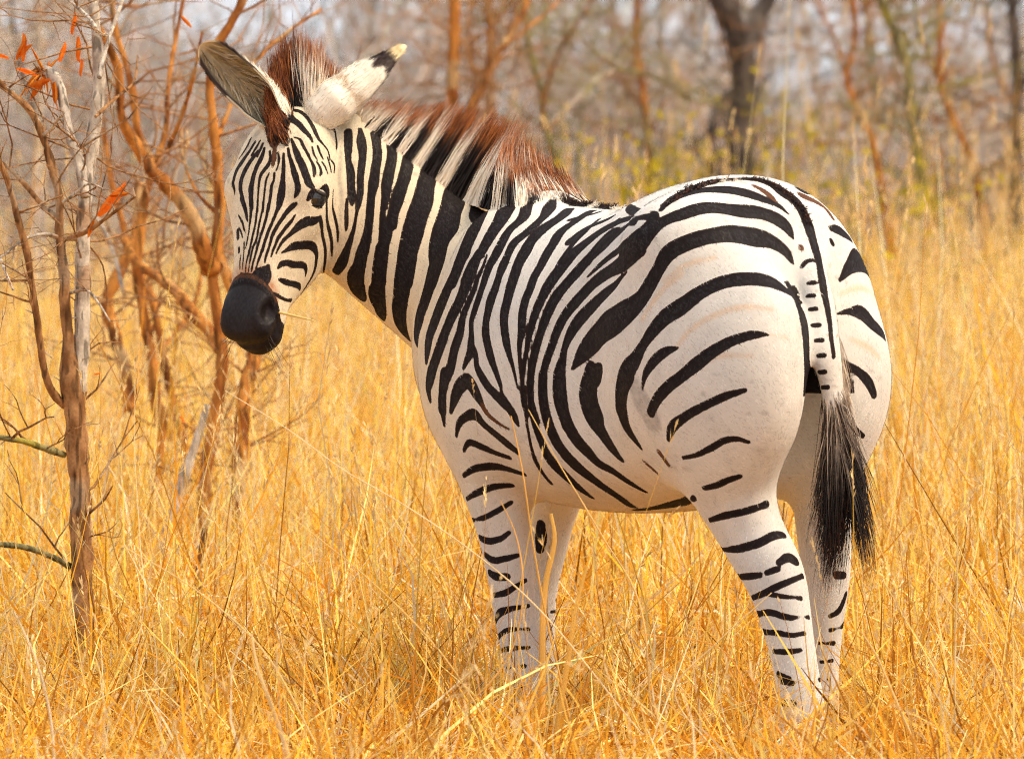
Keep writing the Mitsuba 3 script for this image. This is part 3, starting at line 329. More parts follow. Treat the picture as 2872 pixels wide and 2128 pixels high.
5439 -2088 11513 147 4937 -1869 11900 147 4007 -1904 12232 95 2352 -2828 12321 37
4718 -2185 11424 174 4328 -2055 11878 142 2862 -2683 12179 95 1946 -2833 12353 94
2536 -3002 11738 116 2047 -3002 12063 110 1802 -2830 12325 89
6051 -2858 8668 36 6074 -2813 8135 38 6101 -2701 7649 34 6183 -2412 7028 50 6179 -2002 6574 46
5907 -2812 8936 80 5933 -2816 8542 70 5903 -2751 8049 80 5825 -2598 7526 90 5727 -2385 7080 123 5512 -2115 6725 129 5370 -1769 6415 93 5347 -1556 6282 46
5621 -2706 8940 108 5625 -2703 8458 116 5551 -2624 7927 127 5371 -2454 7397 139 5073 -2256 7007 150 4709 -1985 6657 136 4520 -1565 6347 121 4633 -1013 6093 93
5208 -2593 8947 169 5205 -2595 8505 178 5085 -2555 8065 178 4828 -2464 7589 172 4476 -2352 7252 143 4314 -2271 7078 107 3966 -2156 6909 100 3687 -1880 6646 93 3533 -1612 6468 50
4114 -2610 8971 293 4305 -2563 8525 289 4206 -2531 8135 257 3905 -2505 7751 200 3617 -2456 7406 164 3435 -2381 7194 86
2328 -3167 9019 257 2623 -3079 8623 222 2705 -2983 8220 200 2662 -2879 7879 150 2501 -2787 7619 93 2399 -2708 7445 46
8922 -2720 8870 143 9017 -2693 8419 129 9058 -2647 8059 107 9081 -2590 7768 50
8740 -2678 8057 46 8547 -2734 8391 150 8296 -2774 8656 186 8040 -2806 8752 166 7745 -2832 8541 164 7559 -2832 8327 107
6733 -2916 8437 101 6512 -2883 8175 112 6385 -2835 7980 90 6340 -2795 7842 42
8698 -2570 7538 40 8516 -2643 7813 87 8225 -2691 7971 100 7811 -2738 8012 133 7604 -2717 7838 100 7226 -2685 7619 100 6886 -2621 7409 114 6679 -2563 7275 86
8559 -2479 7231 36 8311 -2529 7408 75 7945 -2484 7327 88 7512 -2445 7209 64 7047 -2434 7113 46
8809 -2271 6670 35 8438 -2307 6822 63 8018 -2256 6892 84 7527 -2200 6875 86 6885 -2157 6754 50
10506 -1968 5644 38 9995 -2018 5541 63 9626 -1898 5454 61 9277 -1707 5278 50
10700 -1833 5287 38 10138 -1913 5070 48 9841 -1779 5056 47 9629 -1588 5084 31
10673 -1839 4905 57 10326 -1866 4647 60 10086 -1765 4587 49 9944 -1657 4614 32
10699 -1831 4543 57 10465 -1848 4323 59 10202 -1736 4249 54 10033 -1517 4231 31
10742 -1823 4177 64 10487 -1826 4019 77 10294 -1733 3968 66
10726 -1808 3723 42 10391 -1758 3720 56 10202 -1595 3794 40
10910 -1706 3248 47 10631 -1792 3381 78 10328 -1684 3416 46
10915 -1680 2709 36 10523 -1757 2683 47
10724 -1759 2343 32 10265 -1650 2310 36
10880 -1696 1974 33 10347 -1740 1936 23
1822 -2727 7781 51 1697 -2807 7955 112 1230 -2866 8280 99 678 -2823 8618 89 234 -2724 8874 81 -131 -2561 9045 49
1487 -2576 7530 39 1066 -2581 7612 52 630 -2563 7797 72 250 -2508 8012 67 22 -2410 8073 52 -166 -2260 8040 38
1155 -2304 7004 39 784 -2277 7060 56 443 -2210 7174 57 206 -2108 7250 40
1487 -1985 6384 39 946 -2020 6357 62 471 -1819 6266 62 222 -1442 6286 69
1717 -1708 5927 47 973 -1895 5562 72 578 -1769 5415 81 313 -1479 5424 84
1627 -1666 5242 56 1059 -1851 4912 59 863 -1830 4839 49
704 -1786 4816 49 481 -1663 4797 59
414 -1612 4902 64 295 -1416 4937 94
1407 -1728 4552 45 957 -1810 4480 57 621 -1719 4490 62 392 -1535 4514 52
898 -1801 4458 37 599 -1683 4288 37 377 -1349 4151 37
1435 -1672 4196 61 902 -1763 4043 57 626 -1634 3846 52
1404 -1661 3805 60 858 -1711 3582 47 669 -1607 3474 37 517 -1380 3453 37
1190 -1721 3308 39 846 -1675 3181 47 632 -1507 3134 37
1247 -1711 2831 61 963 -1695 2651 44
14413 4149 12196 39 14346 4247 12138 86
13900 4616 11853 40 13805 4683 11757 32
14413 4149 12196 48 14389 4038 12076 54 14291 3799 11908 43 14214 3602 11770 43 14170 3449 11629 43 14109 3285 11460 43 14014 3125 11260 36 13895 2936 11092 25 13768 2695 11013 6
13928 4512 11591 86 14037 4294 11617 96 14107 4022 11603 95 14100 3824 11542 82 14067 3648 11402 54 14013 3570 11252 54 13960 3516 11123 54 13900 3494 10993 54 13832 3525 10855 47 13758 3593 10716 41 13689 3621 10608 30 13635 3607 10549 18
13800 4597 11234 64 13854 4387 11191 70 13913 4136 11188 70 13929 3988 11157 59 13910 3884 11056 47 13874 3840 10946 16
13679 4766 10878 32 13720 4646 10836 57 13762 4412 10792 58 13787 4163 10759 62 13783 3995 10718 58 13752 3890 10648 27
13648 4888 10549 38 13689 4702 10475 35 13706 4488 10423 29 13695 4231 10421 39
14557 3979 12844 23 14541 4033 12663 22 14518 3998 12453 36 14457 3889 12245 47 14350 3626 12077 47 14284 3407 11908 47 14245 3246 11707 33 14200 3142 11537 29 14144 3037 11367 10
14531 3670 12806 18 14513 3672 12595 27 14473 3600 12456 36 14410 3386 12246 32 14397 3279 12075 30 14379 3187 11874 21 14338 3115 11673 10
14065 1914 12667 27 14062 1841 12468 36 14039 1730 12261 40 14015 1658 12117 36 13997 1613 11990 10
14246 3862 14064 44 14327 3882 13921 35 14403 3816 13797 22 14454 3699 13655 22 14481 3676 13483 23
14381 4127 13414 16 14433 4105 13311 33 14474 4130 13199 36 14483 4224 13117 14
14435 3985 13412 18 14470 3903 13301 25 14501 3860 13169 18
14467 3763 13513 18 14492 3710 13341 20 14506 3683 13200 16
14489 3625 13452 18 14506 3506 13341 25 14514 3558 13189 16
14321 4127 13577 19 14380 4100 13454 10
14339 3988 13768 20 14398 3984 13605 23 14438 3936 13483 16
14332 3422 14186 45 14344 3191 14177 50 14343 3056 14067 41 14371 3081 13894 41 14422 3203 13720 27
14390 4460 12709 81 14334 4081 12741 141 14462 4091 12757 194 14539 4087 12815 101
1198 -1720 2679 54 912 -1676 2554 49
1290 -1723 2240 64 954 -1697 2158 59'''
GREY = '''12570 2650 13669 86 12465 2760 13387 124 12409 2819 13105 124 12401 2787 12823 122 12407 2744 12540 82
13689 4105 14103 169 13752 4236 13901 158 13784 4340 13699 102 13913 4392 13528 45
12671 3783 14123 69 12426 3761 13872 67 12250 3683 13591 60
13333 4234 13871 99 13418 4321 13730 68
12405 2758 12570 93 12438 2757 12288 84 12498 2748 12025 65 12553 2704 11802 52
13316 4763 12033 61 13216 4804 11843 60 13227 4872 11582 66
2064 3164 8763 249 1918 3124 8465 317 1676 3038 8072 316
14475 3087 13628 86 14510 3229 13343 124 14523 3303 13059 124 14533 3275 12777 122 14535 3231 12494 82
14135 2057 12588 93 14117 1956 12327 84 14086 1856 12068 65 14029 1745 11836 52
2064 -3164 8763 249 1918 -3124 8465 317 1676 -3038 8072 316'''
BROWN = '''1536 289 12992 68 1260 129 12808 89 986 73 12537 36
1345 -900 12782 132 1334 -1272 12653 116 1329 -1531 12524 116 1108 -1556 12301 79
361 17 11706 69 338 25 11677 69
1758 2776 7396 71 1597 2658 7136 71
2560 2505 7173 50 2344 2357 6952 71
7559 2832 8327 100 7386 2809 8083 71 7092 2797 7912 50 6647 2770 7735 28
13332 3809 14415 362 13165 3968 14204 278 13080 4075 14033 206 13010 4156 13872 119
12956 4200 13762 48 12896 4274 13561 67 12869 4320 13410 49
1758 -2776 7396 71 1597 -2658 7136 71
2560 -2505 7173 50 2344 -2357 6952 71
7559 -2832 8327 100 7386 -2809 8083 71 7092 -2797 7912 50 6647 -2770 7735 28'''
RUST = '''12929 4993 10984 44 13140 5006 11052 30
12551 4678 11227 27 12513 4670 11056 18'''
TAN = '''821 3079 9656 45 568 2980 9958 55 17 2747 10311 59 -590 2436 10489 59 -1006 2048 10433 41
1855 3166 10190 49 1372 3035 10804 58 925 2836 11185 45
-1101 2222 9909 17 -1255 1884 9859 36
1422 3157 9946 39 1152 3060 10364 57 632 2835 10678 47
1324 3000 10988 35 895 2785 11348 53 409 2404 11505 45
344 3009 9231 24 -295 2815 9462 45 -910 2514 9469 35
166 -919 10706 41 305 -1557 10823 72 767 -2478 10610 43
-118 -966 9746 41 -192 -1332 9616 69 -218 -1703 9357 53
1490 -3076 9843 45 1202 -2986 10130 55 585 -2783 10363 59 -65 -2517 10370 59 -480 -2153 10225 41
1855 -3166 10190 49 1372 -3035 10804 58 925 -2836 11185 45
-467 -2265 9912 17 -622 -1928 9859 36
1422 -3157 9946 39 1152 -3060 10364 57 632 -2835 10678 47
1324 -3000 10988 35 895 -2785 11348 53 409 -2404 11505 45
1029 -2993 9372 24 386 -2814 9603 45 -230 -2515 9615 35'''
MANE = np.array([[1.2621,0.4014,1.3744,1.3147,0.4134,1.3733,1.3005,0.4218,1.432,1.2893,0.4172,1.3772],[1.285,0.387,1.4086,1.3376,0.399,1.4074,1.3318,0.4174,1.4954,1.3122,0.4028,1.4113],[1.3095,0.3636,1.4408,1.3621,0.3756,1.4396,1.3582,0.3963,1.556,1.3367,0.3795,1.4435],[1.3244,0.3362,1.464,1.377,0.3482,1.4629,1.3628,0.3566,1.6298,1.3516,0.3521,1.4668],[1.305,0.3232,1.466,1.3576,0.3353,1.4649,1.3356,0.3343,1.6681,1.3322,0.3391,1.4688],[1.2852,0.3208,1.4674,1.3379,0.3328,1.4662,1.3003,0.3134,1.6538,1.3145,0.3275,1.4667],[1.3009,0.2732,1.4614,1.3535,0.2853,1.4602,1.3089,0.2574,1.6118,1.3302,0.2799,1.4607],[1.2728,0.2686,1.4553,1.3255,0.2806,1.4541,1.2711,0.2411,1.5662,1.3021,0.2753,1.4546],[1.2947,0.1911,1.4523,1.3473,0.2032,1.4511,1.2916,0.162,1.5231,1.3239,0.1978,1.4517],[1.2615,0.1963,1.4223,1.3519,0.165,1.4211,1.2535,0.1172,1.4947,1.2475,0.2077,1.396],[1.2304,0.1656,1.3879,1.3353,0.1197,1.3898,1.2211,0.0691,1.4968,1.2171,0.1764,1.3617],[1.2092,0.1372,1.3626,1.3077,0.0831,1.3653,1.1902,0.0288,1.5008,1.1937,0.1511,1.3344],[1.1817,0.1061,1.3323,1.2579,0.0457,1.3328,1.1472,-0.0106,1.5008,1.1596,0.1295,1.3022],[1.1335,0.0764,1.291,1.1781,0.0148,1.2863,1.0816,-0.0429,1.4785,1.1058,0.1072,1.257],[1.0881,0.0406,1.2527,1.1117,-0.0013,1.2476,1.0309,-0.0625,1.4552,1.0435,0.0881,1.219],[0.8748,0.149,1.2399,0.9588,-0.1905,1.1943,0.9305,-0.0044,1.4078,0.8466,0.1882,1.2085],[0.8221,0.1202,1.2471,0.8976,-0.1876,1.2096,0.8964,0.0099,1.3497,0.8021,0.1578,1.2216],[0.8117,0.0821,1.2549,0.8713,-0.1613,1.2253,0.8821,0.0088,1.3016,0.7909,0.1204,1.2353],[0.8088,0.014,1.2626,0.8088,-0.014,1.2626,0.8037,-0.0061,1.2826,0.8088,0.0387,1.2626],[0.7925,0.014,1.2544,0.7925,-0.014,1.2544,0.7848,-0.0092,1.2714,0.7925,-0.0262,1.2544],[0.5948,0.014,1.2433,0.5948,-0.014,1.2433,0.5871,-0.0092,1.2563,0.5948,0.038,1.2433],[0.195,0.014,1.2401,0.195,-0.014,1.2401,0.1873,-0.0092,1.2521,0.195,0.2791,1.2401],[0.1771,0.2509,1.2671,0.1771,0.2229,1.2671,0.1714,0.23,1.2771,0.1771,0.2369,1.2671],[0.2042,0.1823,1.2898,0.2042,0.1543,1.2898,0.1984,0.1614,1.3008,0.2042,0.1683,1.2898],[0.1951,0.1127,1.3061,0.1951,0.0847,1.3061,0.1906,0.0934,1.3171,0.1951,0.0987,1.3061],[0.172,0.003,1.3087,0.172,-0.025,1.3087,0.1675,-0.0163,1.3187,0.172,-0.011,1.3087],[0.1317,-0.0212,1.2844,0.1317,-0.0492,1.2844,0.126,-0.0421,1.2934,0.1317,-0.0352,1.2844],[0.0952,-0.0409,1.2465,0.0952,-0.0689,1.2465,0.0894,-0.0618,1.2525,0.0952,-0.0549,1.2465],[0.0726,-0.0378,1.2174,0.0726,-0.0658,1.2174,0.0675,-0.0579,1.2214,0.0726,-0.0518,1.2174]])   # root on the left, root on the right, tip, and where the coat below sets the colour
EARS = {'left': {'axis': [[1.2786, 0.2948, 1.4541], [1.2527, 0.2483, 1.4935], [1.2215, 0.1956, 1.541], [1.1941, 0.1318, 1.6017]]}, 'right': {'axis': [[1.3421, 0.4015, 1.4642], [1.3588, 0.4448, 1.5044], [1.3872, 0.4864, 1.5507], [1.4209, 0.5265, 1.6041]]}}
FORMS = np.array([[0.8923,0.165,0.9656],[0.2096,0.235,1.1878],[0.0582,0.2,0.9475],[0.5056,0.36,0.8239],[0.4654,0.33,1.1469]])
FLANK = [0.4,0.36,0.8]
EYE = np.array([1.2296,0.3719,1.2675]), np.array([1.4216,0.4159,1.2634])
STRAW = np.array([[1.229,0.4612,1.0191],[1.1902,0.4383,1.0094],[1.1501,0.4217,1.0009]])
TAIL_ROOTS = np.array([[-0.0885,0.0345,0.9283],[-0.1003,0.036,0.8706],[-0.1041,0.0315,0.8175],[-0.111,0.0311,0.7645]])
TAIL_TIPS = np.array([[-0.0782,0.0623,0.4937],[-0.1012,0.0505,0.4188],[-0.126,0.0365,0.4464],[-0.1595,0.0122,0.4952],[-0.1812,0.0019,0.4475],[-0.1979,-0.0025,0.4528]])
# trees as measured: (x, y, z, radius) along each stem, metres
TREES = [
    {'name': 'thorn_sapling', 'mat': 'bark_brown', 'label': 'brown thorny sapling with a forked trunk in the grass at the left edge', 'group': None, 'trunk': [[-0.976, 21.0, -0.03, 0.0289], [-0.98, 21.0, 0.287, 0.0231], [-0.984, 21.0, 0.41, 0.0237], [-0.987, 21.0, 0.504, 0.0244], [-0.993, 21.0, 0.645, 0.025], [-0.999, 21.0, 0.762, 0.0256], [-1.008, 21.0, 0.841, 0.0262], [-1.014, 21.0, 0.927, 0.0137], [-1.021, 21.0, 1.02, 0.0128], [-1.024, 21.0, 1.083, 0.012], [-1.033, 21.0, 1.158, 0.0112], [-1.037, 21.0, 1.269, 0.0104], [-1.059, 21.0, 1.358, 0.0096], [-1.073, 21.0, 1.402, 0.0087], [-1.104, 21.0, 1.464, 0.0079], [-1.144, 21.0, 1.5, 0.0071], [-1.191, 21.0, 1.545, 0.0063]], 'br': [('bark_grey', [[-0.995, 21.0, 0.81, 0.0189], [-0.985, 21.015, 0.936, 0.0182], [-0.983, 21.03, 1.047, 0.0175], [-0.984, 21.045, 1.157, 0.0167], [-0.977, 21.06, 1.268, 0.016], [-0.965, 21.075, 1.358, 0.0153], [-0.956, 21.09, 1.446, 0.0146], [-0.948, 21.105, 1.536, 0.0138], [-0.953, 21.12, 1.602, 0.0131], [-0.959, 21.135, 1.67, 0.0124], [-0.971, 21.15, 1.757, 0.0116]]), ('bark_grey', [[-0.975, 21.0, 1.262, 0.0137], [-0.994, 21.02, 1.349, 0.013], [-1.013, 21.04, 1.402, 0.0124], [-1.029, 21.06, 1.482, 0.0118], [-1.048, 21.08, 1.537, 0.0112], [-1.072, 21.1, 1.554, 0.0106]]), ('bark_brown', [[-1.024, 21.0, 1.165, 0.0063], [-0.969, 20.962, 1.185, 0.0054], [-0.923, 20.925, 1.216, 0.0044], [-0.891, 20.887, 1.239, 0.0035], [-0.856, 20.85, 1.264, 0.0026]]), ('bark_brown', [[-1.022, 21.0, 0.784, 0.0095], [-1.052, 20.978, 0.819, 0.0091], [-1.07, 20.956, 0.881, 0.0087], [-1.078, 20.933, 0.951, 0.0084], [-1.087, 20.911, 1.022, 0.008], [-1.103, 20.889, 1.137, 0.0077], [-1.119, 20.867, 1.204, 0.0073], [-1.136, 20.844, 1.27, 0.0069], [-1.152, 20.822, 1.323, 0.0066], [-1.174, 20.8, 1.367, 0.0062]]), ('bark_brown', [[-1.037, 21.0, 1.211, 0.0068], [-1.075, 21.038, 1.242, 0.0063], [-1.117, 21.075, 1.29, 0.0058], [-1.15, 21.113, 1.322, 0.0053], [-1.189, 21.15, 1.349, 0.0048]]), ('bark_grey', [[-1.073, 21.0, 1.402, 0.0047], [-1.051, 20.967, 1.419, 0.004], [-1.037, 20.933, 1.438, 0.0033], [-1.018, 20.9, 1.456, 0.0026]]), ('bark_grey', [[-1.034, 21.0, 1.246, 0.0037], [-1.001, 20.967, 1.267, 0.0031], [-0.963, 20.933, 1.294, 0.0026], [-0.93, 20.9, 1.281, 0.0021]]), ('bark_grey', [[-1.03, 21.0, 1.17, 0.0042], [-1.064, 20.975, 1.178, 0.0038], [-1.11, 20.95, 1.168, 0.0034], [-1.167, 20.925, 1.126, 0.003], [-1.197, 20.9, 1.116, 0.0026]]), ('bark_grey', [[-1.018, 21.0, 1.041, 0.0037], [-0.97, 20.96, 1.05, 0.003], [-0.942, 20.92, 1.022, 0.0023], [-0.914, 20.88, 0.981, 0.0016]]), ('bark_moss', [[-1.012, 21.0, 0.419, 0.0079], [-1.056, 20.933, 0.446, 0.0073], [-1.108, 20.867, 0.468, 0.0068], [-1.181, 20.8, 0.48, 0.0062]]), ('bark_moss', [[-1.024, 21.0, 0.673, 0.0079], [-1.075, 20.95, 0.693, 0.0075], [-1.119, 20.9, 0.709, 0.0071], [-1.184, 20.85, 0.721, 0.0068]]), ('bark_grey', [[-1.171, 21.0, 1.125, 0.0037], [-1.147, 20.85, 1.086, 0.0031], [-1.125, 20.7, 1.057, 0.0026]]), ('bark_brown', [[-0.952, 21.0, 1.446, 0.0042], [-0.911, 21.067, 1.487, 0.0035], [-0.871, 21.133, 1.524, 0.0028], [-0.863, 21.2, 1.588, 0.0021]]), ('bark_grey', [[-0.943, 21.0, 1.535, 0.0053], [-0.926, 21.067, 1.619, 0.0047], [-0.903, 21.133, 1.693, 0.0042], [-0.89, 21.2, 1.747, 0.0037]]), ('bark_grey', [[-0.951, 21.0, 1.65, 0.0042], [-0.979, 21.067, 1.682, 0.0039], [-1.019, 21.133, 1.714, 0.0035], [-1.033, 21.2, 1.736, 0.0032]])], 'tw': 90},
    {'name': 'orange_stemmed_tree', 'mat': 'bark_orange', 'label': 'many stemmed bare tree with smooth orange bark left of the zebra muzzle', 'group': None, 'trunk': [[-0.848, 25.5, -0.03, 0.0239], [-0.852, 25.5, 0.445, 0.0191], [-0.83, 25.5, 0.588, 0.0185], [-0.81, 25.5, 0.702, 0.0179], [-0.806, 25.5, 0.799, 0.0174], [-0.817, 25.5, 0.892, 0.0168], [-0.831, 25.5, 1.007, 0.0162], [-0.822, 25.5, 1.083, 0.0156], [-0.812, 25.5, 1.172, 0.015], [-0.817, 25.5, 1.286, 0.0144], [-0.828, 25.5, 1.421, 0.0138], [-0.839, 25.5, 1.513, 0.0132], [-0.822, 25.5, 1.631, 0.0127], [-0.758, 25.5, 1.746, 0.0121], [-0.726, 25.5, 1.822, 0.0115]], 'br': [('bark_orange', [[-0.81, 25.5, 0.803, 0.0191], [-0.838, 25.567, 0.843, 0.0179], [-0.914, 25.633, 0.927, 0.0167], [-0.943, 25.7, 0.96, 0.0154], [-0.999, 25.767, 1.002, 0.0142], [-1.058, 25.833, 1.038, 0.0129], [-1.093, 25.9, 1.103, 0.0117]]), ('bark_orange', [[-0.833, 25.5, 1.019, 0.0287], [-0.849, 25.467, 1.056, 0.0262], [-0.88, 25.433, 1.153, 0.0237], [-0.932, 25.4, 1.233, 0.0212], [-0.995, 25.367, 1.298, 0.0187], [-1.037, 25.333, 1.368, 0.0162], [-1.067, 25.3, 1.421, 0.0137], [-1.087, 25.267, 1.591, 0.0112], [-1.118, 25.233, 1.661, 0.0088], [-1.152, 25.2, 1.742, 0.0063]]), ('bark_orange', [[-0.75, 25.5, 0.275, 0.0242], [-0.758, 25.543, 0.415, 0.0229], [-0.753, 25.586, 0.585, 0.0216], [-0.742, 25.629, 0.698, 0.0202], [-0.723, 25.671, 0.783, 0.0189], [-0.739, 25.714, 0.874, 0.0175], [-0.795, 25.757, 0.989, 0.0162], [-0.827, 25.8, 1.079, 0.0148]]), ('bark_orange', [[-1.001, 25.5, 1.297, 0.0096], [-0.965, 25.575, 1.402, 0.0085], [-0.961, 25.65, 1.517, 0.0074], [-0.945, 25.725, 1.646, 0.0063], [-0.922, 25.8, 1.775, 0.0052]]), ('bark_orange', [[-0.956, 25.5, 1.351, 0.0076], [-0.908, 25.4, 1.465, 0.0063], [-0.872, 25.3, 1.579, 0.0051], [-0.85, 25.2, 1.679, 0.0038]]), ('bark_orange', [[-0.812, 25.5, 1.172, 0.0064], [-0.876, 25.567, 1.236, 0.0053], [-0.916, 25.633, 1.325, 0.0043], [-0.925, 25.7, 1.414, 0.0032]]), ('bark_orange', [[-0.817, 25.5, 1.389, 0.007], [-0.761, 25.6, 1.53, 0.0062], [-0.713, 25.7, 1.607, 0.0055], [-0.612, 25.8, 1.698, 0.0047], [-0.537, 25.9, 1.75, 0.0039]])], 'tw': 80},
    {'name': 'slender_orange_sapling', 'mat': 'bark_orange', 'label': 'slender leaning orange stem standing between the thorny sapling and the many stemmed tree', 'group': None, 'trunk': [[-1.037, 27.0, -0.03, 0.0253], [-1.042, 27.0, 0.418, 0.0203], [-1.029, 27.0, 0.508, 0.0192], [-1.048, 27.0, 0.629, 0.0182], [-1.06, 27.0, 0.749, 0.0172], [-1.083, 27.0, 0.87, 0.0162], [-1.1, 27.0, 0.981, 0.0152], [-1.093, 27.0, 1.107, 0.0142], [-1.076, 27.0, 1.224, 0.0132], [-1.059, 27.0, 1.289, 0.0121], [-1.1, 27.0, 1.413, 0.0111], [-1.12, 27.0, 1.548, 0.0101], [-1.167, 27.0, 1.71, 0.0091], [-1.18, 27.0, 1.831, 0.0081]], 'br': [('bark_orange', [[-1.12, 27.0, 0.587, 0.0189], [-1.146, 27.05, 0.718, 0.0187], [-1.172, 27.1, 0.807, 0.0185], [-1.199, 27.15, 0.897, 0.0183], [-1.148, 27.2, 1.017, 0.0181], [-1.116, 27.25, 1.104, 0.0179], [-1.105, 27.3, 1.249, 0.0177]]), ('bark_grey', [[-1.141, 27.0, 0.927, 0.0067], [-1.171, 27.067, 1.034, 0.0056], [-1.221, 27.133, 1.142, 0.0045], [-1.299, 27.2, 1.223, 0.0034]])], 'tw': 60},
    {'name': 'leaning_orange_stem', 'mat': 'bark_orange', 'label': 'orange stem leaning left out of the grass between the thorny sapling and the muzzle', 'group': None, 'trunk': [[-0.968, 28.0, -0.03, 0.0192], [-0.974, 28.0, 0.32, 0.0154], [-1.002, 28.0, 0.46, 0.0145], [-1.041, 28.0, 0.6, 0.0137], [-1.069, 28.0, 0.74, 0.0128], [-1.099, 28.0, 0.894, 0.0119], [-1.155, 28.0, 1.02, 0.011], [-1.194, 28.0, 1.146, 0.0101], [-1.225, 28.0, 1.272, 0.0093], [-1.246, 28.0, 1.412, 0.0084]], 'br': [('bark_orange', [[-1.069, 28.0, 0.74, 0.0084], [-1.005, 28.1, 0.822, 0.0075], [-0.966, 28.2, 0.904, 0.0066], [-0.955, 28.3, 1.016, 0.0057]]), ('bark_grey', [[-1.141, 28.0, 0.992, 0.0063], [-1.204, 27.85, 1.078, 0.0049], [-1.253, 27.7, 1.219, 0.0035]])], 'tw': 40},
    {'name': 'pale_leaning_stick', 'mat': 'bark_grey', 'label': 'pale thick dead stick leaning in the grass left of the muzzle stems', 'group': None, 'trunk': [[-0.906, 24.5, -0.03, 0.0199], [-0.911, 24.5, 0.374, 0.0159], [-0.876, 24.5, 0.484, 0.0135], [-0.842, 24.5, 0.582, 0.011], [-0.813, 24.5, 0.68, 0.0086]], 'br': [], 'tw': 0},
    {'name': 'broken_stick', 'mat': 'bark_brown', 'label': 'short brown broken stick upright in the grass below the orange stems', 'group': None, 'trunk': [[-0.75, 22.0, -0.03, 0.0138], [-0.754, 22.0, 0.295, 0.011], [-0.748, 22.0, 0.383, 0.0088], [-0.737, 22.0, 0.461, 0.0066]], 'br': [], 'tw': 0},
    {'name': 'pale_orange_tree', 'mat': 'bark_orange', 'label': 'straight pale orange trunk behind the zebra mane with a forked orange limb at its right', 'group': None, 'trunk': [[-0.259, 38.0, -0.03, 0.0356], [-0.266, 38.0, 1.022, 0.0285], [-0.245, 38.0, 1.307, 0.0271], [-0.245, 38.0, 1.577, 0.0256], [-0.239, 38.0, 1.782, 0.0242], [-0.237, 38.0, 2.009, 0.0228]], 'br': [('bark_orange', [[-0.218, 38.0, 1.364, 0.019], [-0.139, 38.125, 1.547, 0.0176], [-0.05, 38.25, 1.727, 0.0163], [0.04, 38.375, 1.879, 0.0149], [0.096, 38.5, 2.017, 0.0135]]), ('bark_brown', [[-0.199, 38.0, 1.383, 0.0133], [-0.104, 37.867, 1.629, 0.0117], [-0.096, 37.733, 1.817, 0.0101], [-0.122, 37.6, 1.985, 0.0085]]), ('bark_orange', [[-0.049, 38.0, 1.725, 0.0076], [0.067, 38.133, 1.821, 0.0067], [0.163, 38.267, 1.899, 0.0057], [0.24, 38.4, 1.996, 0.0048]])], 'tw': 140},
    {'name': 'arched_branch_tree', 'mat': 'bark_moss', 'label': 'thin grey green tree with long arching branches behind the zebra neck', 'group': None, 'trunk': [[0.281, 48.0, -0.03, 0.0255], [0.29, 48.0, 0.936, 0.0204], [0.238, 48.0, 1.222, 0.0194], [0.173, 48.0, 1.387, 0.0184], [0.149, 48.0, 1.613, 0.0174], [0.103, 48.0, 1.764, 0.0164], [0.072, 48.0, 1.919, 0.0154], [0.084, 48.0, 2.159, 0.0144]], 'br': [('bark_grey', [[0.173, 48.0, 1.387, 0.0144], [0.368, 48.1, 1.575, 0.0134], [0.47, 48.2, 1.669, 0.0125], [0.579, 48.3, 1.72, 0.0115], [0.467, 48.4, 1.781, 0.0105], [0.317, 48.5, 1.924, 0.0095], [0.255, 48.6, 2.12, 0.0085]]), ('bark_moss', [[0.54, 48.0, 1.704, 0.0132], [0.685, 48.1, 1.68, 0.012], [0.805, 48.2, 1.628, 0.0108], [0.929, 48.3, 1.549, 0.0097], [1.059, 48.4, 1.522, 0.0085], [1.176, 48.5, 1.488, 0.0073]]), ('bark_brown', [[0.173, 48.0, 1.387, 0.0144], [0.16, 47.9, 1.488, 0.0132], [0.203, 47.8, 1.679, 0.012], [0.274, 47.7, 1.845, 0.0107], [0.392, 47.6, 2.011, 0.0095], [0.439, 47.5, 2.128, 0.0083]])], 'tw': 140},
    {'name': 'dark_trunk_tree', 'mat': 'bark_dark', 'label': 'thick dark grey trunk forked near the top of the picture above the zebra croup', 'group': None, 'trunk': [[1.299, 54.0, -0.03, 0.1215], [1.309, 54.0, 0.738, 0.0972], [1.325, 54.0, 0.981, 0.0926], [1.344, 54.0, 1.251, 0.0879], [1.36, 54.0, 1.548, 0.0833], [1.357, 54.0, 1.764, 0.0787], [1.309, 54.0, 1.979, 0.0741], [1.201, 54.0, 2.195, 0.0694], [1.146, 54.0, 2.357, 0.0648]], 'br': [('bark_dark', [[1.357, 54.0, 1.791, 0.0621], [1.424, 54.267, 1.982, 0.0552], [1.518, 54.533, 2.148, 0.0482], [1.602, 54.8, 2.316, 0.0411]]), ('bark_dark', [[1.309, 54.0, 0.981, 0.0351], [1.231, 54.125, 1.061, 0.0318], [1.166, 54.25, 1.223, 0.0285], [1.209, 54.375, 1.494, 0.0251], [1.294, 54.5, 1.603, 0.0218]])], 'tw': 120},
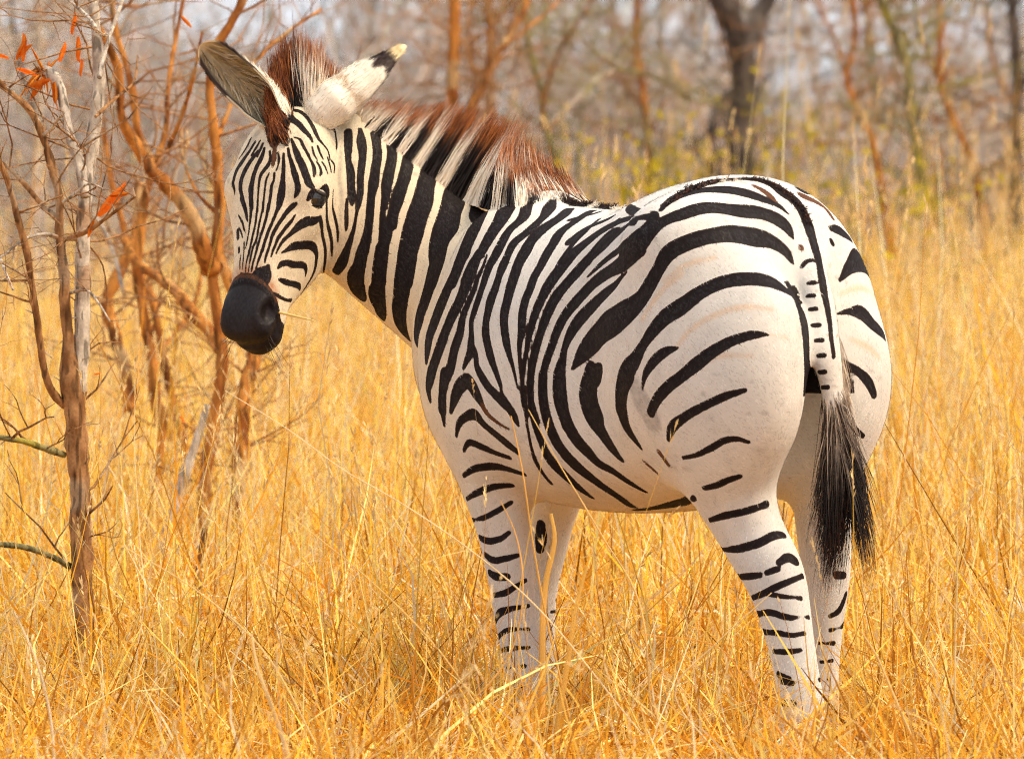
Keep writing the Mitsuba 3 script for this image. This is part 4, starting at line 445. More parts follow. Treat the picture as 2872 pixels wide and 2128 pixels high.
    {'name': 'mossy_leaning_tree', 'mat': 'bark_moss', 'label': 'leaning tree with green mossy bark right of the dark trunk', 'group': None, 'trunk': [[2.391, 50.0, -0.03, 0.0375], [2.4, 50.0, 0.74, 0.03], [2.34, 50.0, 0.898, 0.03], [2.272, 50.0, 1.033, 0.03], [2.219, 50.0, 1.203, 0.03], [2.187, 50.0, 1.37, 0.03], [2.166, 50.0, 1.582, 0.03], [2.156, 50.0, 1.71, 0.03], [2.084, 50.0, 1.902, 0.03], [2.008, 50.0, 2.089, 0.03], [1.961, 50.0, 2.214, 0.03]], 'br': [('bark_moss', [[2.124, 50.0, 1.815, 0.015], [2.218, 50.15, 1.766, 0.0138], [2.287, 50.3, 1.817, 0.0126], [2.332, 50.45, 1.944, 0.0114], [2.44, 50.6, 2.148, 0.0101]]), ('bark_brown', [[2.192, 50.0, 1.34, 0.01], [2.045, 50.2, 1.415, 0.0084], [1.902, 50.4, 1.44, 0.0067], [1.783, 50.6, 1.541, 0.0051]])], 'tw': 130},
    {'name': 'rust_forked_tree', 'mat': 'bark_orange', 'label': 'thin rust coloured forked sapling left of the mossy leaning tree', 'group': None, 'trunk': [[2.122, 52.0, -0.03, 0.0276], [2.132, 52.0, 0.764, 0.0221], [2.098, 52.0, 0.972, 0.0216], [2.072, 52.0, 1.149, 0.0211], [2.019, 52.0, 1.367, 0.0206], [1.947, 52.0, 1.518, 0.0202], [1.894, 52.0, 1.676, 0.0197], [1.938, 52.0, 1.85, 0.0192], [1.93, 52.0, 2.115, 0.0187], [1.909, 52.0, 2.245, 0.0182]], 'br': [('bark_orange', [[1.894, 52.0, 1.676, 0.0143], [1.838, 52.167, 1.883, 0.0126], [1.765, 52.333, 2.041, 0.0109], [1.718, 52.5, 2.227, 0.0092]])], 'tw': 120},
    {'name': 'right_pale_sapling', 'mat': 'bark_orange', 'label': 'pale orange upright sapling right of the mossy leaning tree', 'group': None, 'trunk': [[2.785, 54.0, -0.03, 0.0338], [2.795, 54.0, 0.63, 0.027], [2.767, 54.0, 0.873, 0.0263], [2.735, 54.0, 1.046, 0.0256], [2.688, 54.0, 1.23, 0.025], [2.58, 54.0, 1.467, 0.0243], [2.51, 54.0, 1.71, 0.0236], [2.515, 54.0, 1.866, 0.023], [2.514, 54.0, 2.141, 0.0223], [2.522, 54.0, 2.276, 0.0216]], 'br': [('bark_moss', [[2.604, 54.0, 1.413, 0.0162], [2.556, 54.125, 1.602, 0.0149], [2.491, 54.25, 1.733, 0.0136], [2.404, 54.375, 1.983, 0.0122], [2.382, 54.5, 2.202, 0.0109]])], 'tw': 120},
    {'name': 'right_edge_dark_tree', 'mat': 'bark_dark', 'label': 'dark brown trunk at the right edge of the picture above the tall grass', 'group': None, 'trunk': [[2.988, 55.0, -0.03, 0.0447], [2.997, 55.0, 0.725, 0.0357], [3.016, 55.0, 1.0, 0.0348], [3.018, 55.0, 1.41, 0.0339], [3.026, 55.0, 1.69, 0.033], [3.009, 55.0, 1.921, 0.0321], [2.99, 55.0, 2.154, 0.0312], [2.967, 55.0, 2.319, 0.0302]], 'br': [('bark_brown', [[3.021, 55.0, 1.522, 0.0165], [2.908, 55.167, 1.716, 0.0147], [2.862, 55.333, 1.993, 0.0129], [2.842, 55.5, 2.244, 0.0111]])], 'tw': 100},
    {'name': 'grey_left_trunk', 'mat': 'bark_grey', 'label': 'upright pale grey trunk far behind the thorny sapling', 'group': None, 'trunk': [[-2.708, 52.0, -0.03, 0.0423], [-2.717, 52.0, 0.66, 0.0338], [-2.701, 52.0, 0.998, 0.0322], [-2.69, 52.0, 1.336, 0.0307], [-2.674, 52.0, 1.7, 0.0291], [-2.679, 52.0, 1.959, 0.0276], [-2.663, 52.0, 2.219, 0.026]], 'br': [('bark_dark', [[-2.69, 52.0, 1.44, 0.0182], [-2.776, 52.167, 1.675, 0.0161], [-2.837, 52.333, 1.963, 0.014], [-2.872, 52.5, 2.2, 0.0118]]), ('bark_grey', [[-2.679, 52.0, 1.804, 0.013], [-2.624, 52.25, 1.962, 0.0111], [-2.557, 52.5, 2.174, 0.0092]])], 'tw': 120},
    {'name': 'brown_mid_trunk', 'mat': 'bark_brown', 'label': 'brown trunk behind the orange trunk, left of the arching branches', 'group': None, 'trunk': [[-0.082, 53.0, -0.03, 0.0331], [-0.093, 53.0, 0.751, 0.0265], [-0.098, 53.0, 1.016, 0.0254], [-0.114, 53.0, 1.334, 0.0244], [-0.124, 53.0, 1.652, 0.0233], [-0.114, 53.0, 1.916, 0.0223], [-0.146, 53.0, 2.234, 0.0212]], 'br': [('bark_brown', [[-0.119, 53.0, 1.493, 0.0159], [-0.226, 53.167, 1.732, 0.0146], [-0.253, 53.333, 1.973, 0.0133], [-0.227, 53.5, 2.215, 0.012]])], 'tw': 100},
    {'name': 'orange_far_sapling', 'mat': 'bark_orange', 'label': 'faint orange sapling behind the zebra back left of the dark trunk', 'group': None, 'trunk': [[0.828, 55.0, -0.03, 0.0309], [0.839, 55.0, 0.725, 0.0248], [0.828, 55.0, 1.0, 0.0237], [0.816, 55.0, 1.33, 0.0225], [0.783, 55.0, 1.632, 0.0215], [0.742, 55.0, 1.907, 0.0204], [0.756, 55.0, 2.264, 0.0192]], 'br': [('bark_grey', [[0.591, 55.0, 0.725, 0.0138], [0.571, 55.133, 0.999, 0.0129], [0.635, 55.267, 1.33, 0.012], [0.623, 55.4, 1.551, 0.0111]])], 'tw': 100},
]
LEAVES = [(-0.946, 20.95, 1.22, 0.097, 0.55, 0.95), (-0.918, 20.93, 1.267, 0.046, 0.9, 0.35), (-0.953, 20.95, 1.21, 0.042, -0.3, -1), (-1.0, 21.1, 1.684, 0.052, 0.1, -1), (-0.994, 21.1, 1.63, 0.059, 0.3, -1), (-0.986, 21.1, 1.579, 0.042, 0.2, -1), (-1.135, 21.0, 1.576, 0.055, 0.2, 1), (-1.12, 21.0, 1.571, 0.065, -0.25, 1), (-1.149, 21.0, 1.578, 0.036, -1, 0.2), (-1.128, 21.0, 1.582, 0.042, 0.8, 0.5), (-1.038, 21.05, 1.571, 0.052, 0.1, 1), (-0.745, 21.4, 1.654, 0.038, -0.4, 0.8), (-1.057, 21.05, 1.529, 0.059, -1, -0.6), (-1.073, 21.05, 1.535, 0.063, -0.5, -1), (-1.047, 21.05, 1.526, 0.052, 0.3, -1), (-1.086, 21.0, 1.54, 0.048, -1, 0.2), (-0.954, 20.95, 0.859, 0.017, 1, 0.4), (-0.886, 24.5, 0.65, 0.025, 0.2, -1)]
TORN = [-1.072, 21.1, 1.55]
SHRUBS = [(0.471, 46.0, 1.164, 0.35, 'small yellow green leafy shrub above the zebra back'), (0.887, 50.0, 1.153, 0.3, 'small yellow green leafy shrub just left of the croup'), (0.715, 44.0, 1.044, 0.28, 'low yellow green shrub at the dip of the zebra back'), (1.404, 52.0, 1.258, 0.4, 'yellow green leafy shrub behind the dark trunk above the croup'), (1.7, 54.0, 1.305, 0.35, 'yellow green leafy shrub between the dark trunk and the rust sapling'), (1.69, 46.0, 1.003, 0.4, 'pale green low shrub right of the croup'), (2.148, 48.0, 0.936, 0.35, 'pale green low shrub at the foot of the mossy leaning tree')]
STALKS = [([[0.117, 18.7, 0.223, 0.0028], [0.063, 18.7, 0.46, 0.0024], [0.038, 18.7, 0.607, 0.002], [0.022, 18.7, 0.72, 0.0016], [-0.002, 18.7, 0.837, 0.0013]], (0.8, 0.5, 0.14), 'thin leaning grass stalk crossing the near foreleg'), ([[0.284, 18.6, 0.23, 0.0023], [0.245, 18.6, 0.495, 0.0021], [0.191, 18.6, 0.583, 0.0018], [0.137, 18.6, 0.674, 0.0016], [0.087, 18.6, 0.757, 0.0013], [0.033, 18.6, 0.853, 0.001]], (0.8, 0.58, 0.24), 'long thin grass stalk slanting across the belly'), ([[0.062, 18.9, 0.21, 0.0076], [0.071, 18.9, 0.493, 0.0062], [0.088, 18.9, 0.586, 0.0048], [0.08, 18.9, 0.629, 0.0034]], (0.84, 0.52, 0.14), 'broad yellow grass leaf upright between the forelegs'), ([[0.088, 18.5, 0.199, 0.0065], [0.116, 18.5, 0.368, 0.0053], [0.128, 18.5, 0.451, 0.0041], [0.151, 18.5, 0.54, 0.0029]], (0.82, 0.5, 0.12), 'broad golden grass leaf right of the forelegs'), ([[0.261, 18.3, 0.213, 0.0018], [0.005, 18.3, 0.511, 0.0017], [-0.105, 18.3, 0.598, 0.0015], [-0.247, 18.3, 0.691, 0.0013], [-0.325, 18.3, 0.735, 0.0012], [-0.453, 18.3, 0.827, 0.001], [-0.572, 18.3, 0.9, 0.0008]], (0.86, 0.72, 0.44), 'very long pale stalk arching from the belly to below the muzzle'), ([[-0.198, 18.4, 0.169, 0.0023], [0.005, 18.4, 0.39, 0.0019], [0.003, 18.4, 0.621, 0.0015], [-0.023, 18.4, 0.676, 0.001]], (0.78, 0.5, 0.18), 'curved stalk in front of the left foreleg stripes'), ([[0.408, 18.3, 0.176, 0.0023], [0.325, 18.3, 0.304, 0.0019], [0.408, 18.3, 0.396, 0.0014], [0.518, 18.3, 0.497, 0.001]], (0.84, 0.66, 0.34), 'stalk bending right below the flank'), ([[-0.872, 17.5, 0.178, 0.0035], [-0.881, 17.5, 0.301, 0.0029], [-0.907, 17.5, 0.407, 0.0022], [-0.95, 17.5, 0.503, 0.0016]], (0.82, 0.7, 0.5), 'pale stalk bending left at the bottom left corner'), ([[-0.419, 17.6, 0.189, 0.0053], [-0.463, 17.6, 0.321, 0.0043], [-0.489, 17.6, 0.392, 0.0033], [-0.5, 17.6, 0.454, 0.0024]], (0.84, 0.62, 0.3), 'flat dry leaf standing in the foreground below the muzzle'), ([[0.889, 18.4, 0.169, 0.0028], [0.889, 18.4, 0.39, 0.0023], [0.893, 18.4, 0.529, 0.0017], [0.893, 18.4, 0.621, 0.0012]], (0.86, 0.7, 0.36), 'upright pale stalk to the right of the tail'), ([[0.798, 18.0, 0.197, 0.0036], [0.744, 18.0, 0.323, 0.0029], [0.712, 18.0, 0.395, 0.0023], [0.685, 18.0, 0.436, 0.0016]], (0.82, 0.6, 0.26), 'stalk leaning left below the tail tuft'), ([[0.56, 17.9, 0.203, 0.0022], [0.471, 17.9, 0.311, 0.0018], [0.417, 17.9, 0.401, 0.0014], [0.255, 17.9, 0.437, 0.001]], (0.8, 0.42, 0.1), 'orange stalk bent over in front of the hind hoof'), ([[-0.014, 18.0, 0.197, 0.0022], [-0.14, 18.0, 0.395, 0.0018], [-0.302, 18.0, 0.557, 0.0014], [-0.428, 18.0, 0.657, 0.001]], (0.84, 0.6, 0.22), 'long golden stalk left of the forelegs'), ([[-0.37, 17.8, 0.21, 0.0022], [-0.495, 17.8, 0.425, 0.0018], [-0.619, 17.8, 0.532, 0.0014], [-0.753, 17.8, 0.612, 0.001]], (0.84, 0.66, 0.3), 'long golden stalk leaning towards the thorny sapling'), ([[1.005, 18.0, 0.197, 0.0027], [0.933, 18.0, 0.395, 0.0022], [0.851, 18.0, 0.503, 0.0017], [0.806, 18.0, 0.567, 0.0012]], (0.82, 0.58, 0.24), 'slanting stalk near the lower right corner')]

# ------------------------------------------------------------------ the ground and the far rise
g = 900.0
v = np.array([[-g, -60, 0], [g, -60, 0], [g, g, 0], [-g, g, 0]], float)
add('ground', (v, np.array([[0, 1, 2], [0, 2, 3]])), 'soil', smooth=False)
tag('ground', 'dusty straw coloured ground under the dry grass', 'ground', kind='structure')

def litter(p, n, uv):
    a = fbm(p.x * 1.5, p.y * 1.5, 0, 4); return mix((.30, .24, .19), (.52, .45, .38), smoothstep(.3, .7, a))
scene['litter'] = dict(type='diffuse', reflectance=proc(litter))
xs = np.linspace(-120, 120, 97); front = 57 + 3 * meshkit.fbm(np.stack([xs * .12, xs * 0, xs * 0], 1), 3, 2)
v = np.vstack([np.stack([xs, front, xs * 0 + .004], 1), np.stack([xs * 3, xs * 0 + 420, xs * 0 + .004], 1)]); i = np.arange(96)
add('forest_floor', (v, np.vstack([np.stack([i, i + 1, i + 98], 1), np.stack([i, i + 98, i + 97], 1)])), 'litter', smooth=False)
tag('forest_floor', 'grey leaf litter under the bare thicket beyond the grass', 'forest floor', kind='structure')

# ------------------------------------------------------------------ the zebra
YAW = math.radians(50)
HEADING = np.array([-math.cos(YAW), math.sin(YAW), 0]); LEFT = np.array([-HEADING[1], HEADING[0], 0])
FRAME = np.stack([HEADING, LEFT, [0, 0, 1]], 1); SPOT = np.array([0.635, 19.4, 0.0])
def out(p): return SPOT + np.asarray(p) @ FRAME.T

class Bone:
    """A limb as a field: rows x y z, half widths to the side, to the back and to the belly, exponent."""
    def __init__(s, rows, up, kw, n=24):
        rows = np.asarray(rows, float); up = np.asarray(up, float)
        if up.ndim == 1: up = np.repeat(up[None], len(rows), 0)
        D = catmull(np.hstack([rows, up]), n)
        l = np.r_[0, np.cumsum(np.linalg.norm(np.diff(D[:, :3], axis=0), axis=1))]
        x = np.linspace(0, l[-1], len(D)); D = np.stack([np.interp(x, l, c) for c in D.T], 1); s.step = x[1]
        k = int(4 * kw['sig'])
        D = gaussian_filter1d(np.vstack([2 * D[0] - D[k:0:-1], D, 2 * D[-1] - D[-2:-k - 2:-1]]), kw['sig'], axis=0)[k:-k]
        s.P = D[:, :3]; s.r = D[:, 3:7]; U = D[:, 7:10]
        t = np.gradient(s.P, axis=0); s.t = t / np.linalg.norm(t, axis=1, keepdims=True)
        U = U - (U * s.t).sum(1, keepdims=True) * s.t; s.U = U / np.linalg.norm(U, axis=1, keepdims=True)
        s.S = np.cross(s.U, s.t); s.kw = kw; s.tree = cKDTree(s.P); s.n = len(s.P)
    def local(s, q):
        _, i = s.tree.query(q)
        w = ((q - s.P[i]) * s.t[i]).sum(1)
        f = np.clip(i + w / s.step, 0, s.n - 1); i0 = np.clip(np.floor(f).astype(int), 0, s.n - 2); g = (f - i0)[:, None]
        L = lambda A: A[i0] * (1 - g) + A[i0 + 1] * g
        d = q - L(s.P)
        return f / (s.n - 1), (d * L(s.S)).sum(1), (d * L(s.U)).sum(1), (d * L(s.t)).sum(1), L(s.r)
    def __call__(s, q):
        m = s.r[:, :3].max() + .12
        on = ((q > s.P.min(0) - m) & (q < s.P.max(0) + m)).all(1)
        res = np.full(len(q), .3)
        if on.any():
            f, u, v, w, r = s.local(q[on])
            b = np.where(v > 0, r[:, 1], r[:, 2]); p = r[:, 3]; e = s.kw['e']
            mean = np.minimum(r[:, 0], b)
            k = np.abs(u / r[:, 0]) ** p + np.abs(v / b) ** p
            c = mean * s.kw['cap'] if s.kw['ends'] is None else np.where(f < .5, *s.kw['ends'])
            res[on] = ((k ** (e / p) + np.abs(w / c) ** e) ** (1 / e) - 1) * mean
        return res

def smin(a, b, k):
    h = np.maximum(k - np.abs(a - b), 0) / k
    return np.minimum(a, b) - h * h * k * .25

def ellipsoid(c, r, axes):
    c, r, axes = np.array(c), np.array(r), np.asarray(axes)
    return lambda q: (np.linalg.norm((q - c) @ axes.T / r, axis=1) - 1) * r.min()

BODY = {k: Bone(*v) for k, v in BONES.items()}
def on_head(t, u, v): return POLL + NOSE_DIR * HEAD_LEN * t + HEAD_SIDE * u + FACE * v
AX = [HEAD_SIDE, FACE, NOSE_DIR]
SWELL, DENT = [], []
for s_ in (1, -1):
    SWELL += [(ellipsoid(on_head(.335, s_ * .098, .012), (.028, .034, .034), AX), .03), (ellipsoid(on_head(.40, s_ * .085, -.02), (.03, .03, .05), AX), .04),
              (ellipsoid(on_head(.885, s_ * .042, .022), (.021, .024, .036), AX), .025)]
    DENT += [(ellipsoid(on_head(.875, s_ * .066, .026), (.018, .021, .026), AX), .010), (ellipsoid(on_head(.365, s_ * .116, .004), (.016, .016, .017), AX), .012)]
    lip = [on_head(.85, s_ * .075, -.026), on_head(.90, s_ * .071, -.014), on_head(.95, s_ * .066, -.012), on_head(1.0, s_ * .05, -.014), on_head(1.035, s_ * .02, -.016)]
    DENT.append((Bone([[*k, .0085, .0085, .0085, 2] for k in lip], FACE, dict(cap=1.0, ends=None, sig=4, e=2.0)), .010))
SWELL.append((ellipsoid(on_head(.95, 0, -.042), (.044, .026, .036), AX), .02))

HOLLOW = ellipsoid(np.array(FLANK), (.05, .07, .12), np.eye(3))
BULGE = [(ellipsoid(c, r, np.eye(3)), k) for c, r, k in zip(FORMS[:3], ((.10, .055, .16), (.06, .05, .05), (.12, .06, .16)), (.10, .10, .14))]     # shoulder, hip bone, haunch
SUNK = [(ellipsoid(c, r, np.eye(3)), .12) for c, r in zip(FORMS[3:], ((.05, .06, .15), (.06, .045, .12)))]                  # behind the elbow, behind the shoulder blade
def hide(q):
    d = smin(BODY['torso'](q), BODY['neck'](q), .11)
    for k in ('hindL', 'hindR', 'foreL', 'foreR'):
        d = smin(d, BODY[k](q), .05)
    m = (q[:, 0] < .25) & (q[:, 0] > -.2) & (np.abs(q[:, 1]) < .2)
    if m.any():                                                   # the cleft between the buttocks
        x, y, z = q[m].T
        g = np.hypot(np.maximum(np.abs(z - .83) - .16, 0), np.hypot((x + .03) * .6, y * 2.2)) - .068
        d[m] = -smin(-d[m], g, .05)
        d[m] = -smin(-d[m], (np.linalg.norm((q[m] - [-.03, 0, .70]) / [.19, .065, .21], axis=1) - 1) * .065, .06)
    for g, k in BULGE: d = smin(d, g(q), k)
    for g, k in SUNK: d = -smin(-d, g(q), k)
    d = -smin(-d, HOLLOW(q), .08)                                  # the flank before the stifle
    d = smin(d, BODY['tail'](q), .04)
    hd = BODY['head'](q)
    m = hd < .08
    if m.any():
        z, qq = hd[m], q[m]
        for g, k in SWELL: z = smin(z, g(qq), k)
        for g, k in DENT: z = -smin(-z, g(qq), k)
        hd[m] = z
    return smin(d, hd, .025)

def skin_field(f, lo, hi, h, coarse=6):
    """Surface nets over the zero set of f, evaluated only near it."""
    lo = np.array(lo); n = np.ceil((np.array(hi) - lo) / (h * coarse)).astype(int) * coarse; nc = n // coarse + 1
    gr = np.stack(np.meshgrid(*[np.arange(k) for k in nc], indexing='ij'), -1).reshape(-1, 3)
    vc = f(lo + gr * h * coarse).reshape(nc)
    V = np.repeat(np.repeat(np.repeat(vc, coarse, 0), coarse, 1), coarse, 2)[:n[0] + 1, :n[1] + 1, :n[2] + 1].astype(np.float32)
    near = np.abs(vc) < h * coarse * 1.9
    blk = np.zeros(nc - 1, bool)
    for a, c, d in np.ndindex(2, 2, 2): blk |= near[a:nc[0] - 1 + a, c:nc[1] - 1 + c, d:nc[2] - 1 + d]
    mask = np.zeros(n + 1, bool); bi = np.argwhere(blk) * coarse
    for a, c, d in np.ndindex(coarse + 1, coarse + 1, coarse + 1): mask[bi[:, 0] + a, bi[:, 1] + c, bi[:, 2] + d] = True
    V[mask] = f(lo + np.argwhere(mask) * h)
    ins = V < 0; cell = np.zeros(n, np.uint8)
    for a, c, d in np.ndindex(2, 2, 2): cell += ins[a:n[0] + a, c:n[1] + c, d:n[2] + d]
    act = np.argwhere((cell > 0) & (cell < 8)); vid = -np.ones(n, int); vid[tuple(act.T)] = np.arange(len(act))
    cor = np.array(list(np.ndindex(2, 2, 2))); S = np.stack([V[tuple((act + k).T)] for k in cor], 1).astype(float)
    acc, cnt = np.zeros((len(act), 3)), np.zeros(len(act))
    for i in range(8):
        for j in range(i + 1, 8):
            if np.abs(cor[i] - cor[j]).sum() == 1:
                m = (S[:, i] < 0) != (S[:, j] < 0); t = np.where(m, S[:, i] / np.where(m, S[:, i] - S[:, j], 1), 0)[:, None]
                acc += np.where(m[:, None], cor[i] + t * (cor[j] - cor[i]), 0); cnt += m
    vert = lo + (act + acc / cnt[:, None]) * h; faces = []
    for ax in range(3):
        e = np.eye(3, dtype=int)[ax]; A = ins[:n[0], :n[1], :n[2]]; B = ins[e[0]:n[0] + e[0], e[1]:n[1] + e[1], e[2]:n[2] + e[2]]
        o1, o2 = np.eye(3, dtype=int)[(ax + 1) % 3], np.eye(3, dtype=int)[(ax + 2) % 3]
        p = np.argwhere(A != B); p = p[(p[:, (ax + 1) % 3] > 0) & (p[:, (ax + 2) % 3] > 0)]
        q = np.stack([vid[tuple((p - o1 - o2).T)], vid[tuple((p - o2).T)], vid[tuple(p.T)], vid[tuple((p - o1).T)]], 1)
        faces.append(np.where(A[tuple(p.T)][:, None], q, q[:, ::-1]))
    F = np.vstack(faces); F = F[(F >= 0).all(1)]
    return vert, np.vstack([F[:, [0, 1, 2]], F[:, [0, 2, 3]]])

def relax(v, f, rounds):
    e = np.vstack([f[:, [0, 1]], f[:, [1, 2]], f[:, [2, 0]]]); n = len(v)
    deg = np.bincount(e.ravel(), minlength=n)[:, None]
    for i in range(rounds * 2):
        s = np.stack([np.bincount(e[:, 0], v[e[:, 1], k], n) + np.bincount(e[:, 1], v[e[:, 0], k], n) for k in range(3)], 1) / deg
        v = v + (s - v) * (.5 if i % 2 == 0 else -.51)
    return v

def strokes(text):
    rows = [np.array(l.split(), float).reshape(-1, 4) / 10000 for l in text.strip().split('\n') if l.strip()]
    return np.vstack([spline(r, .002) for r in rows])
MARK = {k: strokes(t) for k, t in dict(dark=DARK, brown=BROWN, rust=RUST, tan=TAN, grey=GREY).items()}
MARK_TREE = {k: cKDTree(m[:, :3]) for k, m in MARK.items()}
def mark(kind, q):
    """Signed distance into the marking, metres (positive inside)."""
    d, i = MARK_TREE[kind].query(q, k=min(24, len(MARK[kind])))
    return (MARK[kind][i, 3] - d).max(1)
def muzzle(q):
    d = q - POLL; t, v, u = d @ NOSE_DIR / HEAD_LEN, d @ FACE, np.abs(d @ HEAD_SIDE)
    lim = np.minimum(.79 + (.018 - np.clip(v, -.06, .06)) * 2.1, .885)
    return np.where((u < .13) & (np.abs(v) < .2), (t - lim) * HEAD_LEN, -1.0)

hv, hf = skin_field(hide, (-.25, -.55, -.03), (1.45, 1.0, 1.65), .0055)
hv = relax(hv, hf, 4)
hc = hv[hf].mean(1) - POLL
fine = (hc @ NOSE_DIR > -.02) & (hc @ NOSE_DIR < .62) & (np.abs(hc @ HEAD_SIDE) < .16) & (hc @ FACE > -.23)
hv, hf = trimesh.remesh.subdivide(hv, hf, face_index=np.nonzero(fine)[0])
headness = ((np.abs((hv - POLL) @ HEAD_SIDE) < .15) & ((hv - POLL) @ FACE > -.2) & ((hv - POLL) @ NOSE_DIR > -.05)).astype(float)
mz = muzzle(hv)
onneck = (hv[:, 0] > .88) * (hv[:, 2] > .8) * (1 - headness)
dark = np.maximum(mark('dark', hv) + .0006 + .0004 * headness + .0024 * onneck + .0012 * (hv[:, 2] < .72), mz)
hoof = .055 - hv[:, 2]
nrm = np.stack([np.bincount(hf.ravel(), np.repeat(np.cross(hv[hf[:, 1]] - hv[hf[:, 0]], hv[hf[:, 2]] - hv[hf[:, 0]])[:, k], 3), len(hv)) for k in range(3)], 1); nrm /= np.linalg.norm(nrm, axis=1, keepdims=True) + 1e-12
bare = np.where((hv[:, 0] < .2) & (BODY['tail'](hv) > .010), np.minimum(.058 - np.abs(hv[:, 1]) - .16 * np.maximum(1.0 - hv[:, 2], 0), np.minimum(1.09 - hv[:, 2], hv[:, 2] - .82)), -.03)   # dark skin under the tail
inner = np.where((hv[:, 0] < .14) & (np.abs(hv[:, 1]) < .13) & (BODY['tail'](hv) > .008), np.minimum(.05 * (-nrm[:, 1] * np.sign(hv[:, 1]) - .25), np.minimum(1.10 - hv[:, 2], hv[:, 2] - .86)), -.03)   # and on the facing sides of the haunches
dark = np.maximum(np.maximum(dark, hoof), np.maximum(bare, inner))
brown = np.maximum(mark('brown', hv), mark('rust', hv) - .001)
tan = mark('tan', hv)
sm = lambda a, b, x: np.clip((x - a) / (b - a), 0, 1) ** 2 * (3 - 2 * np.clip((x - a) / (b - a), 0, 1))
legs = sm(.62, .45, hv[:, 2])[:, None]; warm = sm(.75, 1.05, hv[:, 0])[:, None] * (1 - legs); flank = meshkit.fbm(hv * 9, 3, 4)[:, None]
coat = np.array([.625, .61, .575]) * (1 - legs) + np.array([.60, .60, .58]) * legs
coat = coat * (1 - warm * .75) + np.array([.72, .60, .40]) * warm * .75
coat = coat * (.84 + .18 * flank + .18 * meshkit.fbm(hv * [38, 38, 22], 3, 14)[:, None])
fleck = sm(.80, .90, meshkit.noise(hv * 75, 21))[:, None] * .35 * sm(.45, .6, meshkit.noise(hv * 8, 5))[:, None]; coat = coat * (1 - fleck) + np.array([.22, .19, .16]) * fleck
coat = coat * (1 - .6 * sm(-.005, .006, tan)[:, None]) + np.array([.66, .42, .22]) * .6 * sm(-.004, .006, tan)[:, None]
gm = (sm(-.002, .012, mark('grey', hv)) * (.25 + .6 * meshkit.noise(hv * 160, 9)))[:, None]  # grey face mottling, plus shade painted into the flank hollow
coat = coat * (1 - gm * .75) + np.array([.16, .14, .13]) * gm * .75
rb = (sm(-.040, -.002, mz) * ((hv - POLL) @ FACE > .0) * (.4 + .9 * meshkit.noise(hv * 90, 3)))[:, None] * .8
rb = np.clip(rb, 0, 1); coat = coat * (1 - rb) + np.array([.36, .13, .05]) * rb
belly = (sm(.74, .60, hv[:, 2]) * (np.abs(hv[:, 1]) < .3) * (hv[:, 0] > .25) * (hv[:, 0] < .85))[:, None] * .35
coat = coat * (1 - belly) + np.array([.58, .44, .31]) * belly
def fur_edge(p, n, uv):
    j = noise(p.x * 420, p.y * 420, p.z * 420) * .0009 + noise(p.x * 130, p.y * 130, p.z * 130) * .0011 - .0010
    return smoothstep(-.0009, .0009, uv.x + j)
def white_hair(p, n, uv):
    return .86 + .28 * noise(p.x * 260, p.y * 260, p.z * 130)
def dark_hair(p, n, uv):
    a = noise(p.x * 300, p.y * 300, p.z * 140)
    b = smoothstep(-.002, .003, uv.y + .002 * (noise(p.x * 200, p.y * 200, p.z * 200) - .5))
    edge = smoothstep(.006, .0, uv.x) * .45
    nose = smoothstep(.032, .05, uv.x)
    return mix(mix(mix((.010, .007, .008), (.035, .016, .009), mi.Float(edge)), (.10, .040, .018), b), (.021, .018, .021), nose) * (.7 + .6 * a)
def dark_rough(p, n, uv): return .72 - .22 * smoothstep(.032, .05, uv.x)
scene['coat'] = dict(type='blendbsdf', weight=proc(fur_edge),
                     bsdf_0=dict(type='principled', base_color=VC, roughness=.75, specular=.1),
                     bsdf_1=dict(type='principled', base_color=proc(dark_hair), roughness=proc(dark_rough), specular=.13))
Z = 'zebra'
tag(Z, 'young striped zebra standing in dry golden grass, head turned back towards the viewer', 'zebra')
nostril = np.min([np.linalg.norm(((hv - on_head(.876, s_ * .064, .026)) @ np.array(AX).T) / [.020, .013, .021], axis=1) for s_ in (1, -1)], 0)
nose = np.clip((mz - .016) * 1.2, 0, .03) * sm(.8, 1.25, nostril)  # nostrils kept black, painting in the shade of their hollows
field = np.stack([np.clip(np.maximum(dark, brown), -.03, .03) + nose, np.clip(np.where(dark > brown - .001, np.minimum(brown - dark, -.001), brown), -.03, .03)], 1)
fade = .010 - np.abs(mz - .006) * .9 + .005 * (meshkit.noise(hv * 140, 8) - .5)                  # rusty brown where the black nose begins
field[:, 1] = np.where((mz > -.01) & (mz < .03) & ((hv - POLL) @ FACE > .005), np.maximum(field[:, 1], fade - .006), field[:, 1])
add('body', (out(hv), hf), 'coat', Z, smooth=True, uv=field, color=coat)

# the short coat itself: hairs lying along the hide, each in the colour of its spot
rng = np.random.default_rng(11)
tri = out(hv)[hf]; area = np.linalg.norm(np.cross(tri[:, 1] - tri[:, 0], tri[:, 2] - tri[:, 0]), axis=1) * (1 + 1.5 * (headness[hf[:, 0]] > 0)) * (hv[hf[:, 0], 2] > .12) * (mz[hf[:, 0]] < .016)
n = 220000; fi = rng.choice(len(hf), n, p=area / area.sum()); b = rng.dirichlet([1, 1, 1], n)
P0 = (tri[fi] * b[..., None]).sum(1); N0 = np.cross(tri[fi, 1] - tri[fi, 0], tri[fi, 2] - tri[fi, 0]); N0 /= np.linalg.norm(N0, axis=1, keepdims=True)
hx = (hv[hf[fi]] * b[..., None]).sum(1); hd_ = headness[hf[fi, 0]][:, None]
flow = np.array([-.8, 0, -.5]) * (1 - hd_) + (NOSE_DIR * .8) * hd_; flow = np.where((hx[:, 2] < .62)[:, None], np.array([-.1, 0, -1.0]), flow) @ FRAME.T
